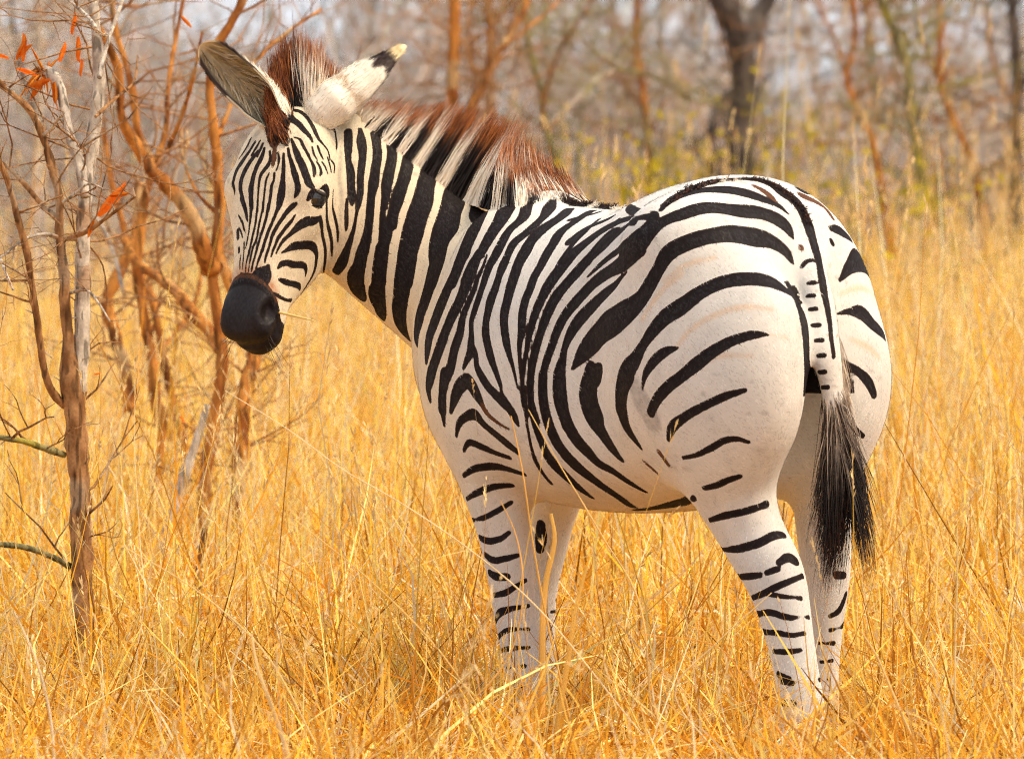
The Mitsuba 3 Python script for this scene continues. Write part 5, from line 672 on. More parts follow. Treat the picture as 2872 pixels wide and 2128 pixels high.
flow = flow + rng.normal(0, .22, (n, 3)); flow -= (flow * N0).sum(1, keepdims=True) * N0; flow /= np.linalg.norm(flow, axis=1, keepdims=True)
L = rng.uniform(.006, .013, n) * (1 - .45 * hd_[:, 0]) * np.where(hx[:, 2] < .62, .6, 1); t = np.array([0, .5, 1.0])
P = P0[:, None] + flow[:, None] * (L[:, None] * t)[..., None] + N0[:, None] * (np.array([-.0006, .0008, .0006]) * rng.uniform(.6, 1.5, (n, 1)))[..., None]
dk = (dark[hf[fi]] * b).sum(1) + rng.normal(0, .0004, n); bw = (brown[hf[fi]] * b).sum(1)
cc = (coat[hf[fi]] * b[..., None]).sum(1) * rng.uniform(.70, 1.16, (n, 1)) * (.82 + .36 * meshkit.noise(hx * [60, 60, 28], 31)[:, None])
dc = np.array([.012, .009, .010]) * rng.uniform(.6, 2.0, (n, 1)) + np.array([.02, .008, .002]) * (sm(.006, 0, dk)[:, None])
cc = np.where((dk > 0)[:, None], dc, np.where((bw > 0)[:, None], np.array([.11, .045, .02]), cc))
keep = np.abs(dk) > .0028 + .006 * (hd_[:, 0] == 0) * rng.random(n)
a = ribbons(P[keep], (np.array([1, .9, .25]) * rng.uniform(.0004, .0009, (n, 1)))[keep], np.cross(flow, N0)[keep], np.repeat(np.clip(cc, 0, .9)[keep][:, None], 3, 1))
k = add('coat_hair', a[:2], 'hair', Z, smooth=False, color=a[2]); tag(k, 'short smooth coat hair in black and cream stripes', kind='stuff')

# eyes
for e, s_ in zip(EYE, (1, -1)):
    centre = e + HEAD_SIDE * s_ * .004
    ball = trimesh.creation.icosphere(3, .0300); ball.apply_translation(out(centre))
    k = add('eye', ball, 'eye_gloss', Z, smooth=True)
    for name, axis, half, c0, c1 in (('upper_eyelid', -NOSE_DIR * .93 + HEAD_SIDE * s_ * .42 + FACE * .10, 55, (.60, .55, .46), (.02, .014, .012)), ('lower_eyelid', NOSE_DIR * .95 + HEAD_SIDE * s_ * .22 - FACE * .08, 44, (.05, .038, .034), (.012, .01, .01))):
        axis = axis / np.linalg.norm(axis); e1 = np.cross(axis, FACE); e1 /= np.linalg.norm(e1); e2 = np.cross(axis, e1)
        th, ph = np.meshgrid(np.radians(np.linspace(2, half, 14)), np.linspace(0, 2 * np.pi, 40, endpoint=False), indexing='ij')
        th2 = th * (1 + .10 * np.cos(2 * ph) * (th > .5)); dirs = np.cos(th2)[..., None] * axis + np.sin(th2)[..., None] * (np.cos(ph)[..., None] * e1 + np.sin(ph)[..., None] * e2)
        rr = np.where(np.arange(14)[:, None, None] == 13, .0298, .0318 + .0008 * np.sin(th * 9)[..., None]); v = (centre + dirs * rr).reshape(-1, 3)
        i = np.arange(13)[:, None] * 40; j = np.arange(40)[None]; jj = (j + 1) % 40
        q = np.stack([i + j, i + 40 + j, i + 40 + jj, i + jj], -1).reshape(-1, 4)
        w = sm(6.5, 9.5, np.repeat(np.arange(14)[:, None], 40, 1).astype(float)).reshape(-1, 1)
        add(name, (out(v), np.vstack([q[:, [0, 1, 2]], q[:, [0, 2, 3]]])), 'hair', Z, smooth=True, color=np.array(c0) * (1 - w) + np.array(c1) * w)

# hair: mane, back fringe, tail, ear tufts, lashes
rng = np.random.default_rng(7)
def hairs(root, tip, bend, w, col, k=5, taper=1.0):
    n = len(root); t = np.linspace(0, 1, k)[None, :, None]
    P = root[:, None] * (1 - t) + tip[:, None] * t + bend[:, None] * (t * (1 - t) * 4 if True else 0)
    side = np.cross(tip - root, rng.normal(size=(n, 3))); side /= np.linalg.norm(side, axis=1, keepdims=True) + 1e-9
    return ribbons(out(P.reshape(-1, 3)).reshape(n, k, 3), w[:, None] * (1 - taper * np.linspace(0, 1, k)[None] ** 2 * .85), side @ FRAME.T, col)
def mane_hair(n):
    m = len(MANE); s = rng.uniform(0, m - 1.001, n * 3)
    ln = np.linalg.norm(np.diff((MANE[:, :3] + MANE[:, 3:6]) / 2, axis=0), axis=1)
    s = s[rng.random(n * 3) < (ln / ln.max())[s.astype(int)] * .8 + .2][:n]; n = len(s)
    i = s.astype(int); g = (s - i)[:, None]; R = MANE[i] * (1 - g) + MANE[i + 1] * g
    c = rng.beta(.8, .8, n)[:, None]
    root = R[:, :3] * (1 - c) + R[:, 3:6] * c; mid = (R[:, :3] + R[:, 3:6]) / 2; tip0 = R[:, 6:9]
    clump = np.round(s * 9) / 9
    h = lambda x, k: np.modf(np.abs(np.sin(x * 127.1 + k * 311.7)) * 43758.5453)[0]
    ln = (.68 + .22 * h(clump, 1) + rng.normal(0, .06, n))[:, None]
    dirn = (tip0 - mid)
    tip = root + dirn * ln + (mid - root) * .35 + rng.normal(0, .0045, (n, 3)) * np.minimum(1, np.linalg.norm(dirn, axis=1)[:, None] / .12) + (h(clump, 2) - .5)[:, None] * np.array([[.009, .006, 0]])
    tip -= dirn / np.linalg.norm(dirn, axis=1, keepdims=True) * (np.abs(c - .5) * .05)
    dk = mark('dark', R[:, 9:12] + np.array([0, 0, 1]) * rng.normal(0, .002, (n, 1))) > .0015
    crown = s < 9
    dkc = np.where(s < 3.6, 1, np.where((h(np.round(s * 5) / 5, 5) > .72), 1, 0)).astype(bool)
    dk = np.where(crown, dkc, dk); dk |= (s > 18.3) & (h(np.round(s * 7) / 7, 9) > .12)
    k = 6; t = np.linspace(0, 1, k)[None]
    white, black, rust, deep = np.array([.84, .77, .66]), np.array([.018, .014, .014]), np.array([.50, .17, .045]), np.array([.17, .05, .018])
    base = np.where(dk[:, None], black, white)
    turn = (np.where(dk, .60, .70) + rng.normal(0, .07, n))[:, None]; turn = np.where((s < 3.6)[:, None], .38 + rng.normal(0, .1, (n, 1)), turn)
    tipc = np.where((rng.random(n) < .62)[:, None], rust, deep); tipc = np.where((s < 4.2)[:, None], np.where(rng.random((n, 1)) < .3, rust * .8, deep * (.6 + .7 * rng.random((n, 1)))), tipc)
    tipc = np.where((s > 17.2)[:, None], deep * .7, tipc)
    b = sm(0, .22, t - turn)[..., None]
    col = base[:, None] * (1 - b) + tipc[:, None] * b
    return hairs(root, tip, rng.normal(0, .004, (n, 3)), np.full(n, .00115) * rng.uniform(.7, 1.4, n), col, k)
a = mane_hair(25000)
k = add('mane', (a[0], a[1]), 'hair', Z, smooth=False, color=a[2]); tag(k, 'short stiff upright mane, striped at the roots with rust brown tips', kind='stuff')

def tail_hair():
    parts = []
    n = 1900                                                                    # long dark tuft
    s = rng.uniform(.6, 2.999, n); i = s.astype(int); g = (s - i)[:, None]
    root = TAIL_ROOTS[i] * (1 - g) + TAIL_ROOTS[i + 1] * g + rng.normal(0, .007, (n, 3))
    pick = rng.random(n); j = rng.choice(6, n, p=[.16, .33, .19, .12, .12, .08])
    tip = TAIL_TIPS[j] + rng.normal(0, .011, (n, 3)) + np.array([0, 0, .28]) * rng.beta(1, 2.6, n)[:, None]
    tip = tip + (root - tip) * rng.beta(1, 5, n)[:, None]
    t = np.linspace(0, 1, 7)[None]
    base = np.array([[.46, .38, .30], [.22, .16, .12], [.05, .034, .028]])[rng.choice(3, n, p=[.42, .33, .25])]; end = np.array([.014, .012, .012]); rust = np.array([.16, .05, .02])
    zz = root[:, 2:] * (1 - t) + tip[:, 2:] * t; b = sm(.80, .66, zz + rng.normal(0, .03, (n, 1)))[..., None]; r = sm(.80, 1.0, t)[..., None] * (rng.random((n, 1, 1)) < .5)
    col = (base[:, None] * (1 - b) + end * b) * (1 - r) + rust * r
    parts.append(hairs(root, tip, np.array([[-.012, 0, 0]]) + rng.normal(0, .008, (n, 3)), rng.uniform(.0007, .0014, n), col, 7))
    n = 1500                                                                    # paler fringe along the dock
    s = rng.uniform(-1.3, 2.6, n); root = TAIL_ROOTS[0] + (TAIL_ROOTS[3] - TAIL_ROOTS[0]) * (s / 3)[:, None] + rng.normal(0, .006, (n, 3)) + np.array([-.75, -.3, 0]) * rng.uniform(.0, .014, (n, 1)) + np.array([0, -1, 0]) * rng.uniform(-.01, .02, (n, 1))
    tip = root + np.array([-.016, -.012, -.09]) * rng.uniform(.6, 1.5, (n, 1)) + rng.normal(0, .006, (n, 3))
    pal = np.array([[.56, .47, .37], [.36, .28, .22], [.05, .035, .03]])[np.where(s < .3, 0, rng.choice(3, n, p=[.55, .25, .20])) * 1]
    parts.append(hairs(root, tip, rng.normal(0, .003, (n, 3)), rng.uniform(.0007, .0012, n), np.repeat(pal[:, None], 4, 1), 4))
    return join([p[:2] for p in parts]), np.vstack([p[2] for p in parts])
m, c = tail_hair()
k = add('tail_hair', m, 'hair', Z, smooth=False, color=c); tag(k, 'long black tail tuft with a paler fringe above', kind='stuff')

EAR_OPEN = {'left': np.linalg.inv(FRAME) @ np.array([.62, .72, -.12]), 'right': np.linalg.inv(FRAME) @ np.array([-.52, -.80, .05])}
EAR_WIDTH = {'left': ([0, .15, .4, .6, .75, .88, .96, 1], [.042, .052, .052, .041, .026, .014, .010, .003]), 'right': ([0, .2, .45, .7, .88, .96, 1], [.038, .047, .048, .043, .034, .022, .005])}
EAR_ANGLE = {'left': ([0, .3, .7, 1], [125, 64, 50, 46]), 'right': ([0, .25, .6, 1], [130, 96, 80, 65])}
def ear(side):
    ax = np.array(EARS[side]['axis']); d0 = ax[0] - ax[1]; ax = np.vstack([ax[:1] + d0 / np.linalg.norm(d0) * .045 - FACE * .012, ax])
    A = spline(np.hstack([ax, np.zeros((5, 1))]), .006)[:, :3]; k0 = int(.045 / .006)
    n, m = len(A), 25; t = np.r_[np.zeros(k0), np.linspace(0, 1, n - k0)]
    tg = np.gradient(A, axis=0); tg /= np.linalg.norm(tg, axis=1, keepdims=True)
    o = EAR_OPEN[side] - (tg @ EAR_OPEN[side])[:, None] * tg; o /= np.linalg.norm(o, axis=1, keepdims=True); sd = np.cross(tg, o)
    W = np.interp(t, *EAR_WIDTH[side]); W[:k0] *= np.linspace(.55, 1, k0); ph = np.radians(np.interp(t, *EAR_ANGLE[side])); rho = W / np.sin(np.minimum(ph, np.pi / 2))
    ang = np.linspace(-1, 1, m)[None] * ph[:, None]
    def shell(r): return A[:, None] + r[:, None, None] * (np.sin(ang)[..., None] * sd[:, None] - (np.cos(ang) - np.cos(np.minimum(ph, 1.7))[:, None] * .6)[..., None] * o[:, None])
    outer, inner = shell(rho + .002), shell(np.maximum(rho - .0025, .0008))
    idx = np.arange(n * m).reshape(n, m)
    q = np.stack([idx[:-1, :-1], idx[:-1, 1:], idx[1:, 1:], idx[1:, :-1]], -1).reshape(-1, 4)
    N = n * m; rim = []
    for a, b in ((idx[:-1, 0], idx[1:, 0]), (idx[:-1, -1], idx[1:, -1])): rim.append(np.stack([a, b, b + N, a + N], 1))
    rim.append(np.stack([idx[-1, :-1], idx[-1, 1:], idx[-1, 1:] + N, idx[-1, :-1] + N], 1))
    f = np.vstack([q, q[:, ::-1] + N, *rim]); f = np.vstack([f[:, [0, 1, 2]], f[:, [0, 2, 3]]])
    v = np.vstack([outer.reshape(-1, 3), inner.reshape(-1, 3)])
    x = np.linspace(-1, 1, m)[None].repeat(n, 0); tt = t[:, None].repeat(m, 1); nz = meshkit.fbm(outer * 60, 3, 3)
    co = np.array([.80, .74, .63]) * (.85 + .3 * nz[..., None])
    smudge = sm(.50, .68, nz - .22 + .30 * np.exp(-((tt - .30) / .07) ** 2))[..., None]
    co = co * (1 - smudge * .55) + np.array([.42, .24, .09]) * smudge * .55
    if side == 'left':
        blk = sm(.0, .03, tt - (.60 + .07 * np.abs(x) + .03 * np.sin(x * 9)))[..., None]
        co = co * (1 - blk) + np.array([.03, .015, .012]) * blk
        end = sm(.80, .85, tt)[..., None]; co = co * (1 - end) + np.array([.85, .70, .42]) * end
    else:
        blk = sm(.55, .70, tt)[..., None] * sm(.35, .6, np.abs(x))[..., None]; co = co * (1 - blk) + np.array([.05, .025, .02]) * blk
        end = sm(.86, .93, tt)[..., None]; co = co * (1 - end) + np.array([.85, .72, .46]) * end
    ci = np.array([.44, .38, .26]) * (.3 + 1.2 * meshkit.fbm(inner * [90, 90, 40], 3, 8)[..., None])
    co = co * (1 - .8 * (sm(.90, .97, np.abs(x)) * sm(.25, .5, tt) * (tt < .8))[..., None])
    edge = sm(.80, .9, np.abs(x))[..., None]; ci = ci * (1 - edge) + np.array([.05, .03, .025]) * edge
    lip = np.maximum(sm(.955, .98, np.abs(x)) * (tt < .45), sm(.90, .96, tt))[..., None]; ci = ci * (1 - lip) + np.array([.80, .70, .50]) * lip
    return v, f, np.vstack([co.reshape(-1, 3), ci.reshape(-1, 3)]), inner
for side, text in (('left', 'pale ear seen from behind with a black patch below its cream tip'), ('right', 'ear with its dark hairy hollow facing the viewer and a cream rim')):
    v, f, c, inner = ear(side)
    k = add('ear', (out(v), f), 'hair', Z, smooth=True, color=c); tag(k, text)
    n = 1500; a = rng.integers(1, inner.shape[0] - 3, n); b = rng.integers(0, 25, n); N = inner.shape[0] * 25; root = v[a * 25 + b]; up = v[(a + 2) * 25 + b] - root
    nrm = root - inner[a, b]; nrm /= np.linalg.norm(nrm, axis=1, keepdims=True) + 1e-9
    h = hairs(root, root + up / np.linalg.norm(up, axis=1, keepdims=True) * rng.uniform(.008, .016, (n, 1)) + nrm * rng.uniform(.001, .004, (n, 1)) + rng.normal(0, .002, (n, 3)), nrm * .0005, rng.uniform(.0005, .0009, n), np.repeat((c[a * 25 + b] * rng.uniform(.7, 1.15, (n, 1)))[:, None], 4, 1), 4)
    kk = add('fuzz', (h[0], h[1]), 'hair', k, smooth=False, color=h[2]); tag(kk, 'short fuzz on the back of the ear', kind='stuff')
    if side == 'right':
        n = 420; a = rng.integers(2, inner.shape[0] - 8, n); b = rng.integers(2, 23, n); root = inner[a, b]
        tip = inner[np.minimum(a + rng.integers(3, 8, n), inner.shape[0] - 1), np.clip(12 + (b - 12) // 2, 0, 24)] + EAR_OPEN['right'] * rng.uniform(.008, .022, (n, 1))
        pal = np.array([[.66, .60, .46], [.45, .36, .16], [.10, .08, .06]])[rng.choice(3, n, p=[.5, .3, .2])]
        h = hairs(root, tip, rng.normal(0, .002, (n, 3)), rng.uniform(.0007, .0012, n), np.repeat(pal[:, None], 4, 1), 4)
        kk = add('tuft', (h[0], h[1]), 'hair', k, smooth=False, color=h[2]); tag(kk, 'pale and dark hairs filling the ear', kind='stuff')
for e, s_ in zip(EYE, (1, -1)):
    n = 26; u = rng.uniform(-1, 1, n)[:, None]
    root = e + HEAD_SIDE * s_ * .0165 - NOSE_DIR * .011 + FACE * u * .014; tip = root + HEAD_SIDE * s_ * .018 + NOSE_DIR * .013 + FACE * u * .006 + rng.normal(0, .002, (n, 3))
    h = hairs(root, tip, rng.normal(0, .001, (n, 3)), np.full(n, .0009), np.full((n, 4, 3), .02), 4)
    kk = add('eyelashes', h[:2], 'hair', Z, smooth=False, color=h[2]); tag(kk, 'dark eyelashes', kind='stuff')
n = 30; root = on_head(.93, 0, 0) + HEAD_SIDE * rng.choice([-1, 1], n)[:, None] * .05 + NOSE_DIR * rng.uniform(-.01, .05, (n, 1)) + FACE * rng.uniform(-.04, .0, (n, 1))
tip = root + (root - on_head(.9, 0, .0)) * rng.uniform(.5, 1.0, (n, 1)) + np.array([0, 0, -.02]) + rng.normal(0, .008, (n, 3))
lash = [hairs(root, tip, rng.normal(0, .003, (n, 3)), np.full(n, .0005), np.full((n, 4, 3), .06), 4)]
kk = add('whiskers', lash[0][:2], 'hair', Z, smooth=False, color=lash[0][2]); tag(kk, 'fine chin whiskers', kind='stuff')

# the bitten stalk
s = tube(np.hstack([out(STRAW), [[.0030], [.0026], [.0008]]]), 6, step=.01)
add('straw', s, 'straw_leaf', smooth=True, color=np.tile([.86, .66, .26], (len(s[0]), 1)))
tag('straw', 'single yellow grass stalk sticking out of the zebra mouth', 'straw')

# ------------------------------------------------------------------ trees
def twigs(stems, n, seed, lmin, lmax, r0, up=.4, forks=2):
    """Thin side shoots on the given stems; each forks once or twice."""
    R = np.random.default_rng(seed); parts, tips = [], []
    D = [spline(s, .05) for s in stems]; w = np.array([len(d) for d in D], float); w /= w.sum()
    for _ in range(n):
        d = D[R.choice(len(D), p=w)]; i = R.integers(len(d) // 5, len(d)); p, r = d[i, :3], d[i, 3]
        if p[2] < .35: continue
        az = R.uniform(0, 2 * np.pi); dr = np.array([math.cos(az), math.sin(az) * .8, R.normal(up, .5)]); dr /= np.linalg.norm(dr)
        L = R.uniform(lmin, lmax); rr = min(r * .45, r0) * R.uniform(.7, 1.2)
        todo = [(p, dr, L, rr, forks)]
        while todo:
            p, dr, L, rr, dep = todo.pop()
            k = 5; P = [p]; dd = dr
            for j in range(k):
                dd = dd + R.normal(0, .16, 3) + np.array([0, 0, .04]); dd /= np.linalg.norm(dd); P.append(P[-1] + dd * L / k)
                if dep > 0 and j in (1, 3) and R.random() < .7:
                    e = dd + R.normal(0, .6, 3); todo.append((P[-1], e / np.linalg.norm(e), L * R.uniform(.35, .6), rr * .6, dep - 1))
            P = np.array(P); parts.append(tube(np.hstack([P, np.linspace(rr, rr * .35, k + 1)[:, None]]), 4, cap=False)); tips.append(P[-1])
    return join(parts) if parts else None

def curled_leaf(p, L, W, d, seed):
    R = np.random.default_rng(seed); t = np.linspace(0, 1, 9); u = np.linspace(-1, 1, 5)
    d = np.array(d, float); d /= np.linalg.norm(d); a = np.cross(d, R.normal(size=3)); a /= np.linalg.norm(a); b = np.cross(d, a)
    w = W * np.sin(np.pi * np.clip(t * .93 + .07, 0, 1)) ** .7
    V = [np.array(p) + d * L * x + b * L * .35 * x * x * math.sin(2.2 * x) + a * ww * uu * math.cos(uu * 1.1) + b * ww * .9 * uu * uu for x, ww in zip(t, w) for uu in u]
    i = np.arange(45).reshape(9, 5); q = np.stack([i[:-1, :-1], i[:-1, 1:], i[1:, 1:], i[1:, :-1]], -1).reshape(-1, 4)
    return np.array(V), np.vstack([q[:, [0, 1, 2]], q[:, [0, 2, 3]]])

for ti, tr in enumerate(TREES):
    key = numbered(tr['name']); tag(key, tr['label'], 'tree' if tr['br'] else 'stick', tr['group'])
    near = tr['trunk'][0][1] < 30
    R = np.random.default_rng(100 + ti)
    def stem(path, sides, sd):
        m = tube(path, sides + (6 if near else 0), rough=.24 if near else .14, seed=sd, step=.015 if near else .05)
        return m
    scene[key + '__trunk'] = mikit.ply(stem(tr['trunk'], 12, ti), tr['mat'], smooth=True)
    for bi, (mat, p) in enumerate(tr['br']):
        add('branch', stem(p, 9, ti * 31 + bi), mat, key)
    if tr['tw']:
        far = tr['trunk'][0][1] / 21
        m = twigs([tr['trunk']] + [p for _, p in tr['br']], tr['tw'] if near else tr['tw'] // 2, 500 + ti, .10 * far, .34 * far, .0032 * far)
        kk = add('twigs', m, tr['mat'] if tr['mat'] != 'bark_orange' else ('bark_rust' if near else 'bark_brown'), key, smooth=True); labels[kk] = {'kind': 'stuff', 'label': 'thin bare twigs'}
    if tr['name'] == 'thorn_sapling':
        parts = []
        for path in [tr['trunk']] + [p for _, p in tr['br']]:
            D = spline(path, .04)
            for q in D[2:]:
                if q[2] > .5 and R.random() < .55:
                    d = R.normal(size=3) * [1, .6, 1]; d /= np.linalg.norm(d); L = R.uniform(.015, .045)
                    parts.append(tube(np.array([[*(q[:3] + d * q[3] * .6), .0022], [*(q[:3] + d * (q[3] + L)), .0004]]), 5))
        kk = add('thorns', join(parts), 'bark_grey', key, smooth=False); labels[kk] = {'kind': 'stuff', 'label': 'short sharp thorns'}
        for x, y, z, L, dx, dz in LEAVES:
            m = curled_leaf((x, y, z), L, L * .22, (dx, .2, dz), int(x * 1000) & 255)
            c = np.array([.72, .15, .015]) * R.uniform(.7, 1.3) + np.array([.16, .14, .02]) * R.uniform(0, 1, (len(m[0]), 1))
            add('dead_leaf', m, 'leaf', key, smooth=True, color=c)
        parts = []
        x, y, z = TORN
        for _ in range(16):
            d = R.normal(size=3) * [1, .5, 1] + [-.7, 0, -.7]; d /= np.linalg.norm(d); L = R.uniform(.03, .10)
            m = tube(np.array([[x + R.normal(0, .008), y, z + R.normal(0, .008), .0035], [x + d[0] * L * .6, y + d[1] * L * .6, z + d[2] * L * .5, .003], [x + d[0] * L, y + d[1] * L, z + d[2] * L - .01, .0006]]), 5, step=.01)
            parts.append(m)
        add('torn_wood', join(parts), 'torn', key, smooth=True)

# bare saplings filling the thicket, each one a thing of its own
R = np.random.default_rng(23)
for i in range(34):
    y = R.uniform(58, 100); x = R.uniform(-.068, .068) * y
    h = R.uniform(3.5, 6.5); r = R.uniform(.012, .040) * (y / 70); lean = R.normal(0, .10); P = [[x, y, -.05, r * 1.2]]
    for j in range(1, 9): P.append([P[-1][0] + (lean + R.normal(0, .10)) * h / 8, P[-1][1] + R.normal(0, .06), h * j / 8, r * (1 - .08 * j)])
    mat = R.choice(['bark_grey', 'bark_dark', 'bark_moss', 'bark_brown', 'bark_orange'], p=[.46, .16, .18, .10, .10]); key = numbered('bare_sapling')
    br = []
    for _ in range(5):
        q = P[R.integers(2, 8)]; d = np.array([R.normal(0, .8), R.normal(0, .5), R.uniform(.2, 1.0)]); B = [[*q[:3], q[3] * .5]]
        for j in range(5): B.append([*(np.array(B[-1][:3]) + d / np.linalg.norm(d) * .3 + R.normal(0, .07, 3)), q[3] * .5 * (1 - j * .16)])
        br.append(B)
    scene[key + '__trunk'] = mikit.ply(tube(P, 8, .12, i, step=.15), mat, smooth=True)
    m = twigs([P] + br, 40, 900 + i, .35, 1.2, .010, forks=2); m = join([m] + [tube(b, 6) for b in br])
    scene[key + '__crown'] = mikit.ply(m, mat, smooth=True)
    tone = {'bark_grey': 'pale grey', 'bark_dark': 'dark grey', 'bark_moss': 'green tinged', 'bark_brown': 'brown', 'bark_orange': 'orange'}[mat]
    tag(key, f'thin {tone} bare sapling in the blurred thicket far behind the zebra', 'tree', f'{tone} bare saplings of the far thicket')

# the thicket: brush and fallen twigs reading as one grey mass
n = 24000; y = 57 + 50 * R.beta(1.1, 1.4, n); x = R.uniform(-.075, .075, n) * y
z0 = np.abs(R.normal(0, .8, n)); z0 = np.where(R.random(n) < .25, R.uniform(0, 4.5, n), z0)
d = R.normal(size=(n, 3)) * [.75, .45, 1.0]; d /= np.linalg.norm(d, axis=1, keepdims=True); d[:, 2] = np.abs(d[:, 2])
L = R.uniform(.5, 1.7, n); k = 4; t = np.linspace(0, 1, k)
C = np.stack([x, y, z0], 1)[:, None] + d[:, None] * (L[:, None] * t)[..., None] + np.cumsum(R.normal(0, .06, (n, k, 3)), 1)
C[..., 2] = np.abs(C[..., 2])
mid = C.mean(1); gap = meshkit.fbm(np.stack([mid[:, 0] * .9, mid[:, 1] * .03, mid[:, 2] * .9], 1), 2, 6); ok = (gap > .40 + .10 * sm(1.0, 2.2, mid[:, 2])) | (mid[:, 2] < .9)
C, d, L, n = C[ok], d[ok], L[ok], int(ok.sum())
rad = R.uniform(.004, .013, n)[:, None] * (1 - .5 * t)[None]
pal = np.array([[.50, .43, .39], [.40, .37, .34], [.58, .50, .46], [.40, .26, .16], [.24, .22, .20], [.42, .42, .30]])[R.choice(6, n, p=[.32, .22, .2, .1, .08, .08])] * R.uniform(.75, 1.25, (n, 1))
col = np.repeat(pal[:, None], k, 1)
s1 = np.cross(d, [0, 1, 0]); s1 /= np.linalg.norm(s1, axis=1, keepdims=True) + 1e-9; s2 = np.cross(d, s1)
a = ribbons(C, rad, s1, col); b = ribbons(C, rad, s2, col)
m = join([a[:2], b[:2]])
add('thicket', m, 'twig', smooth=False, color=np.vstack([a[2], b[2]]))
tag('thicket', 'grey pink mass of bare brush and twigs closing the background', 'thicket', kind='stuff')

# small shrubs with fresh leaves
for i, (x, y, z, s, text) in enumerate(SHRUBS):
    key = numbered('leafy_shrub'); tag(key, text, 'shrub')
    st = [[[x, y, 0, .012], [x + R.normal(0, .1), y, z * .5, .010], [x + R.normal(0, .15), y, z + s, .004]] for _ in range(4)]
    scene[key + '__stem'] = mikit.ply(join([tube(p, 6, step=.1) for p in st]), 'bark_moss', smooth=True)
    n = 70; c = np.array([x, y, z]) + R.normal(0, .42, (n, 3)) * [s, s, s]; c[:, 2] = np.maximum(c[:, 2], .1)
    dd = R.normal(size=(n, 3)); dd /= np.linalg.norm(dd, axis=1, keepdims=True); L = R.uniform(.03, .07, n)
    P = c[:, None] + dd[:, None] * (L[:, None] * np.linspace(0, 1, 4)[None])[..., None]; sd = np.cross(dd, R.normal(size=(n, 3))); sd /= np.linalg.norm(sd, axis=1, keepdims=True)
    a = ribbons(P, (L * .28)[:, None] * np.array([.2, 1, .8, .05])[None], sd, np.repeat((np.array([.55, .46, .03]) * R.uniform(.6, 1.3, (n, 1)))[:, None], 4, 1))
    scene[key + '__leaves'] = mikit.ply(a[:2], 'leaf', smooth=False, color=a[2]); labels[key + '__leaves'] = {'kind': 'stuff', 'label': 'small yellow green leaves'}

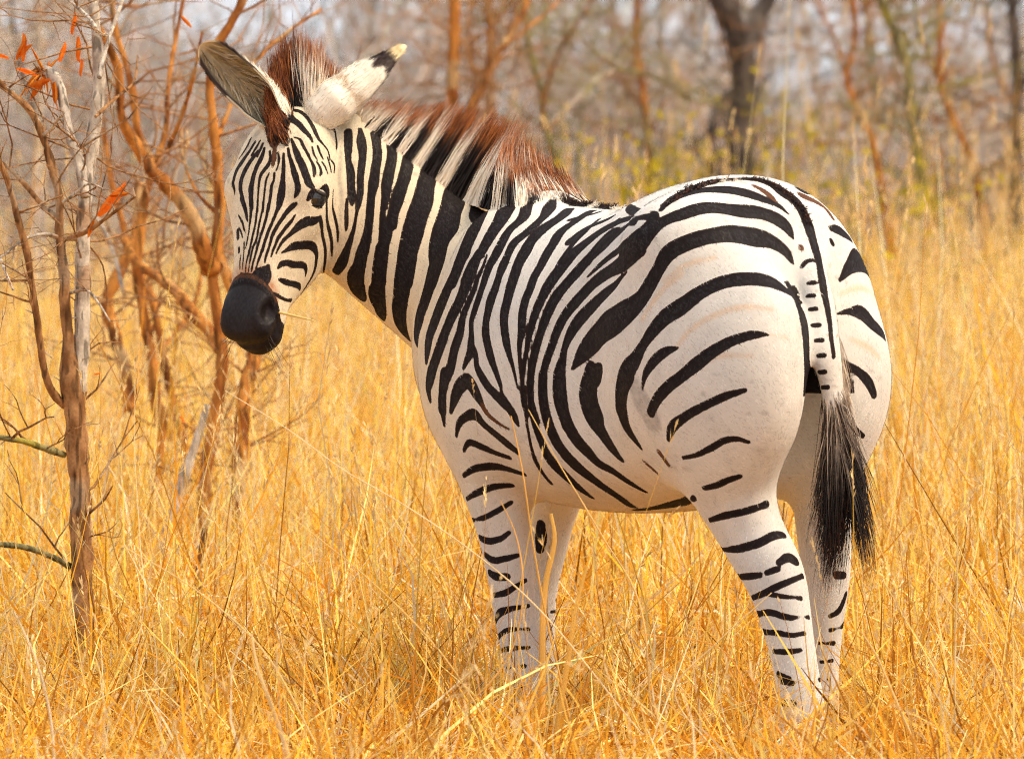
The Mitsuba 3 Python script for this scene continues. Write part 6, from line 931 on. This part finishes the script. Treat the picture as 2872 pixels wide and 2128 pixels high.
# ------------------------------------------------------------------ grass
STRAWS = np.array([[.92, .60, .13], [.94, .70, .27], [.90, .47, .05], [.74, .32, .03], [.96, .83, .54], [.34, .14, .025]])
def grass_patch(seed, n, size, h, hs, width, mix_p, k=5, seeds=.06, mat=.45):
    R = np.random.default_rng(seed)
    nt = max(6, n // 40); tc = R.uniform(-size / 2, size / 2, (nt, 2)); ti = R.integers(0, nt, n)
    xy = tc[ti] + R.normal(0, .045 * size ** .5, (n, 2)); xy = np.where((R.random(n) < .28)[:, None], R.uniform(-size / 2, size / 2, (n, 2)), xy)
    lean0 = R.uniform(0, 2 * np.pi, nt)[ti] + R.normal(0, .5, n)
    H = np.abs(R.normal(h, hs, n)) + .05; tall = R.random(n) < seeds; H = np.where(tall, H * R.uniform(1.4, 2.0, n), H)
    flat = R.random(n) < mat                                  # the matted under-layer lies over
    tilt = np.where(flat, R.uniform(.7, 1.45, n), np.abs(R.normal(.55, .35, n))); tilt = np.where(tall, np.abs(R.normal(.25, .2, n)), tilt)
    curl = np.where(tall, R.normal(.15, .2, n), R.normal(.9, .8, n))
    t = np.linspace(0, 1, k)[None]; th = tilt[:, None] + curl[:, None] * t
    ds = H[:, None] / (k - 1)
    hx = np.cumsum(np.sin(th) * ds, 1) - np.sin(th[:, :1]) * ds; hz = np.cumsum(np.cos(th) * ds, 1) - np.cos(th[:, :1]) * ds
    wob = np.cumsum(R.normal(0, .10, (n, k)) * ds, 1)
    z00 = np.where(flat, R.uniform(0, .75, n) ** 1.3 * h, 0)
    P = np.stack([xy[:, :1] + hx * np.cos(lean0)[:, None] - wob * np.sin(lean0)[:, None], xy[:, 1:] + hx * np.sin(lean0)[:, None] + wob * np.cos(lean0)[:, None], np.maximum(hz + z00[:, None], .004)], -1)
    W = (width * R.uniform(.5, 1.5, n) * np.where(tall, .55, 1) * np.where(R.random(n) < .06, 1.2, 1))[:, None] * (1 - .8 * t ** 2)
    W = np.minimum(W, width * 1.45)
    a = R.uniform(0, 2 * np.pi, n); side = np.stack([np.cos(a), np.sin(a), R.normal(0, .3, n)], 1); side /= np.linalg.norm(side, axis=1, keepdims=True)
    tone = R.choice(6, nt, p=mix_p)[ti]; c = STRAWS[np.where(R.random(n) < .55, tone, R.choice(6, n, p=mix_p))] * R.uniform(.80, 1.15, (n, 1)) * R.uniform(.78, 1.18, nt)[ti][:, None]; C = np.repeat(c[:, None], k, 1) * (1 + R.normal(0, .05, (n, k, 1)))
    v, f, cc = ribbons(P, W, side, np.clip(C, .02, .92))
    ends = P[tall][:, -1]; dr = P[tall][:, -1] - P[tall][:, -2]; dr /= np.linalg.norm(dr, axis=1, keepdims=True) + 1e-9    # seed heads: a spray of short awns
    if len(ends):
        m = 9; off = R.uniform(0, 1, (len(ends), m, 1)) * .07; Q = (ends[:, None] - dr[:, None] * off).reshape(-1, 3)
        D = np.repeat(dr[:, None], m, 1).reshape(-1, 3) + R.normal(0, .22, (len(Q), 3)); Q2 = Q + D * R.uniform(.006, .018, (len(Q), 1)) * (width / .002) ** .5
        PP = np.stack([Q, (Q + Q2) / 2, Q2], 1); sd = np.cross(D, R.normal(size=D.shape)); sd /= np.linalg.norm(sd, axis=1, keepdims=True) + 1e-9
        a = ribbons(PP, np.tile(np.array([[.3, 1, .2]]) * width * .7, (len(Q), 1)), sd, np.tile(np.array([.80, .60, .30]) * R.uniform(.7, 1.2, (len(Q), 1, 1)), (1, 3, 1)))
        at = len(v); v = np.vstack([v, a[0]]); f = np.vstack([f, a[1] + at]); cc = np.vstack([cc, np.clip(a[2], 0, .92)])
    return v, f, cc
KINDS = {}
def patch_kind(name, *a, **k):
    v, f, c = grass_patch(*a, **k); scene[name] = {'type': 'shapegroup', 'blades': mikit.ply((v, f), 'straw_leaf', smooth=False, color=c)}
for i in range(3): patch_kind(f'near_turf_{i}', 40 + i, 2600, 1.0, .29, .11, .0031, [.25, .22, .18, .13, .12, .10], seeds=.02, mat=.6)
for i in range(3): patch_kind(f'low_turf_{i}', 50 + i, 2500, 1.0, .19, .08, .0029, [.17, .15, .26, .21, .11, .10], seeds=.006, mat=.68)
for i in range(2): patch_kind(f'middle_turf_{i}', 60 + i, 3000, 2.0, .33, .11, .0046, [.36, .26, .14, .06, .16, .02], k=4, seeds=.03, mat=.45)
for i in range(2): patch_kind(f'far_turf_{i}', 70 + i, 3600, 4.0, .40, .12, .0085, [.38, .30, .12, .03, .16, .01], k=4, seeds=.03, mat=.3)
tag('grass', 'tall dry golden grass covering the whole field', 'grass', kind='stuff')
R = np.random.default_rng(5); gi = 0
def sow(kinds, y0, y1, step, spread, margin, zs):
    global gi
    y = y0
    while y < y1:
        half = .0558 * y * spread + margin; x = -half + R.uniform(0, step)
        while x < half:
            gi += 1; k = kinds[R.integers(len(kinds))]; s = zs(x, y) * R.uniform(.88, 1.12)
            m = T().translate([x + R.normal(0, step * .15), y + R.normal(0, step * .15), 0]).rotate([0, 0, 1], float(R.uniform(0, 360))).scale([1, 1, float(s)])
            scene[f'grass__{gi:03d}'] = {'type': 'instance', 'to_world': m, 'group': {'type': 'ref', 'id': k}}
            x += step
        y += step
sow(['low_turf_0', 'low_turf_1', 'low_turf_2'], 14.6, 20.7, .78, 1.3, .5, lambda x, y: .92 if y < 18.4 else 1.15)
sow(['near_turf_0', 'near_turf_1', 'near_turf_2'], 20.7, 27.0, .82, 1.3, .6, lambda x, y: 1.0 if y < 21.5 else 1.15)
sow(['middle_turf_0', 'middle_turf_1'], 27.0, 46.0, 1.35, 1.3, .8, lambda x, y: 1.0 + .35 * min(1, max(0, (x / y - .036) / .02)))
sow(['far_turf_0', 'far_turf_1'], 46.0, 57.0, 2.8, 1.3, 2.0, lambda x, y: 1.0 + .75 * min(1, max(0, (x / y - .036) / .02)))

# stalks that stand out one by one in front of the animal and beside it
for path, col, text in STALKS:
    p = np.array(path); key = numbered('grass_stalk')
    m = tube(p, 5, step=.02); e = p[-1, :3]; dr = p[-1, :3] - p[-2, :3]; dr /= np.linalg.norm(dr)
    if p[0, 3] > .004: m[0][:, 1] = p[0, 1] + (m[0][:, 1] - p[0, 1]) * .25         # a flat leaf, not a stem
    scene[key] = mikit.ply(m, 'straw_leaf', smooth=True, color=np.tile(col, (len(m[0]), 1)) * (.8 + .35 * meshkit.noise(m[0] * [90, 90, 9], 4)[:, None]))
    tag(key, text, 'grass stalk')
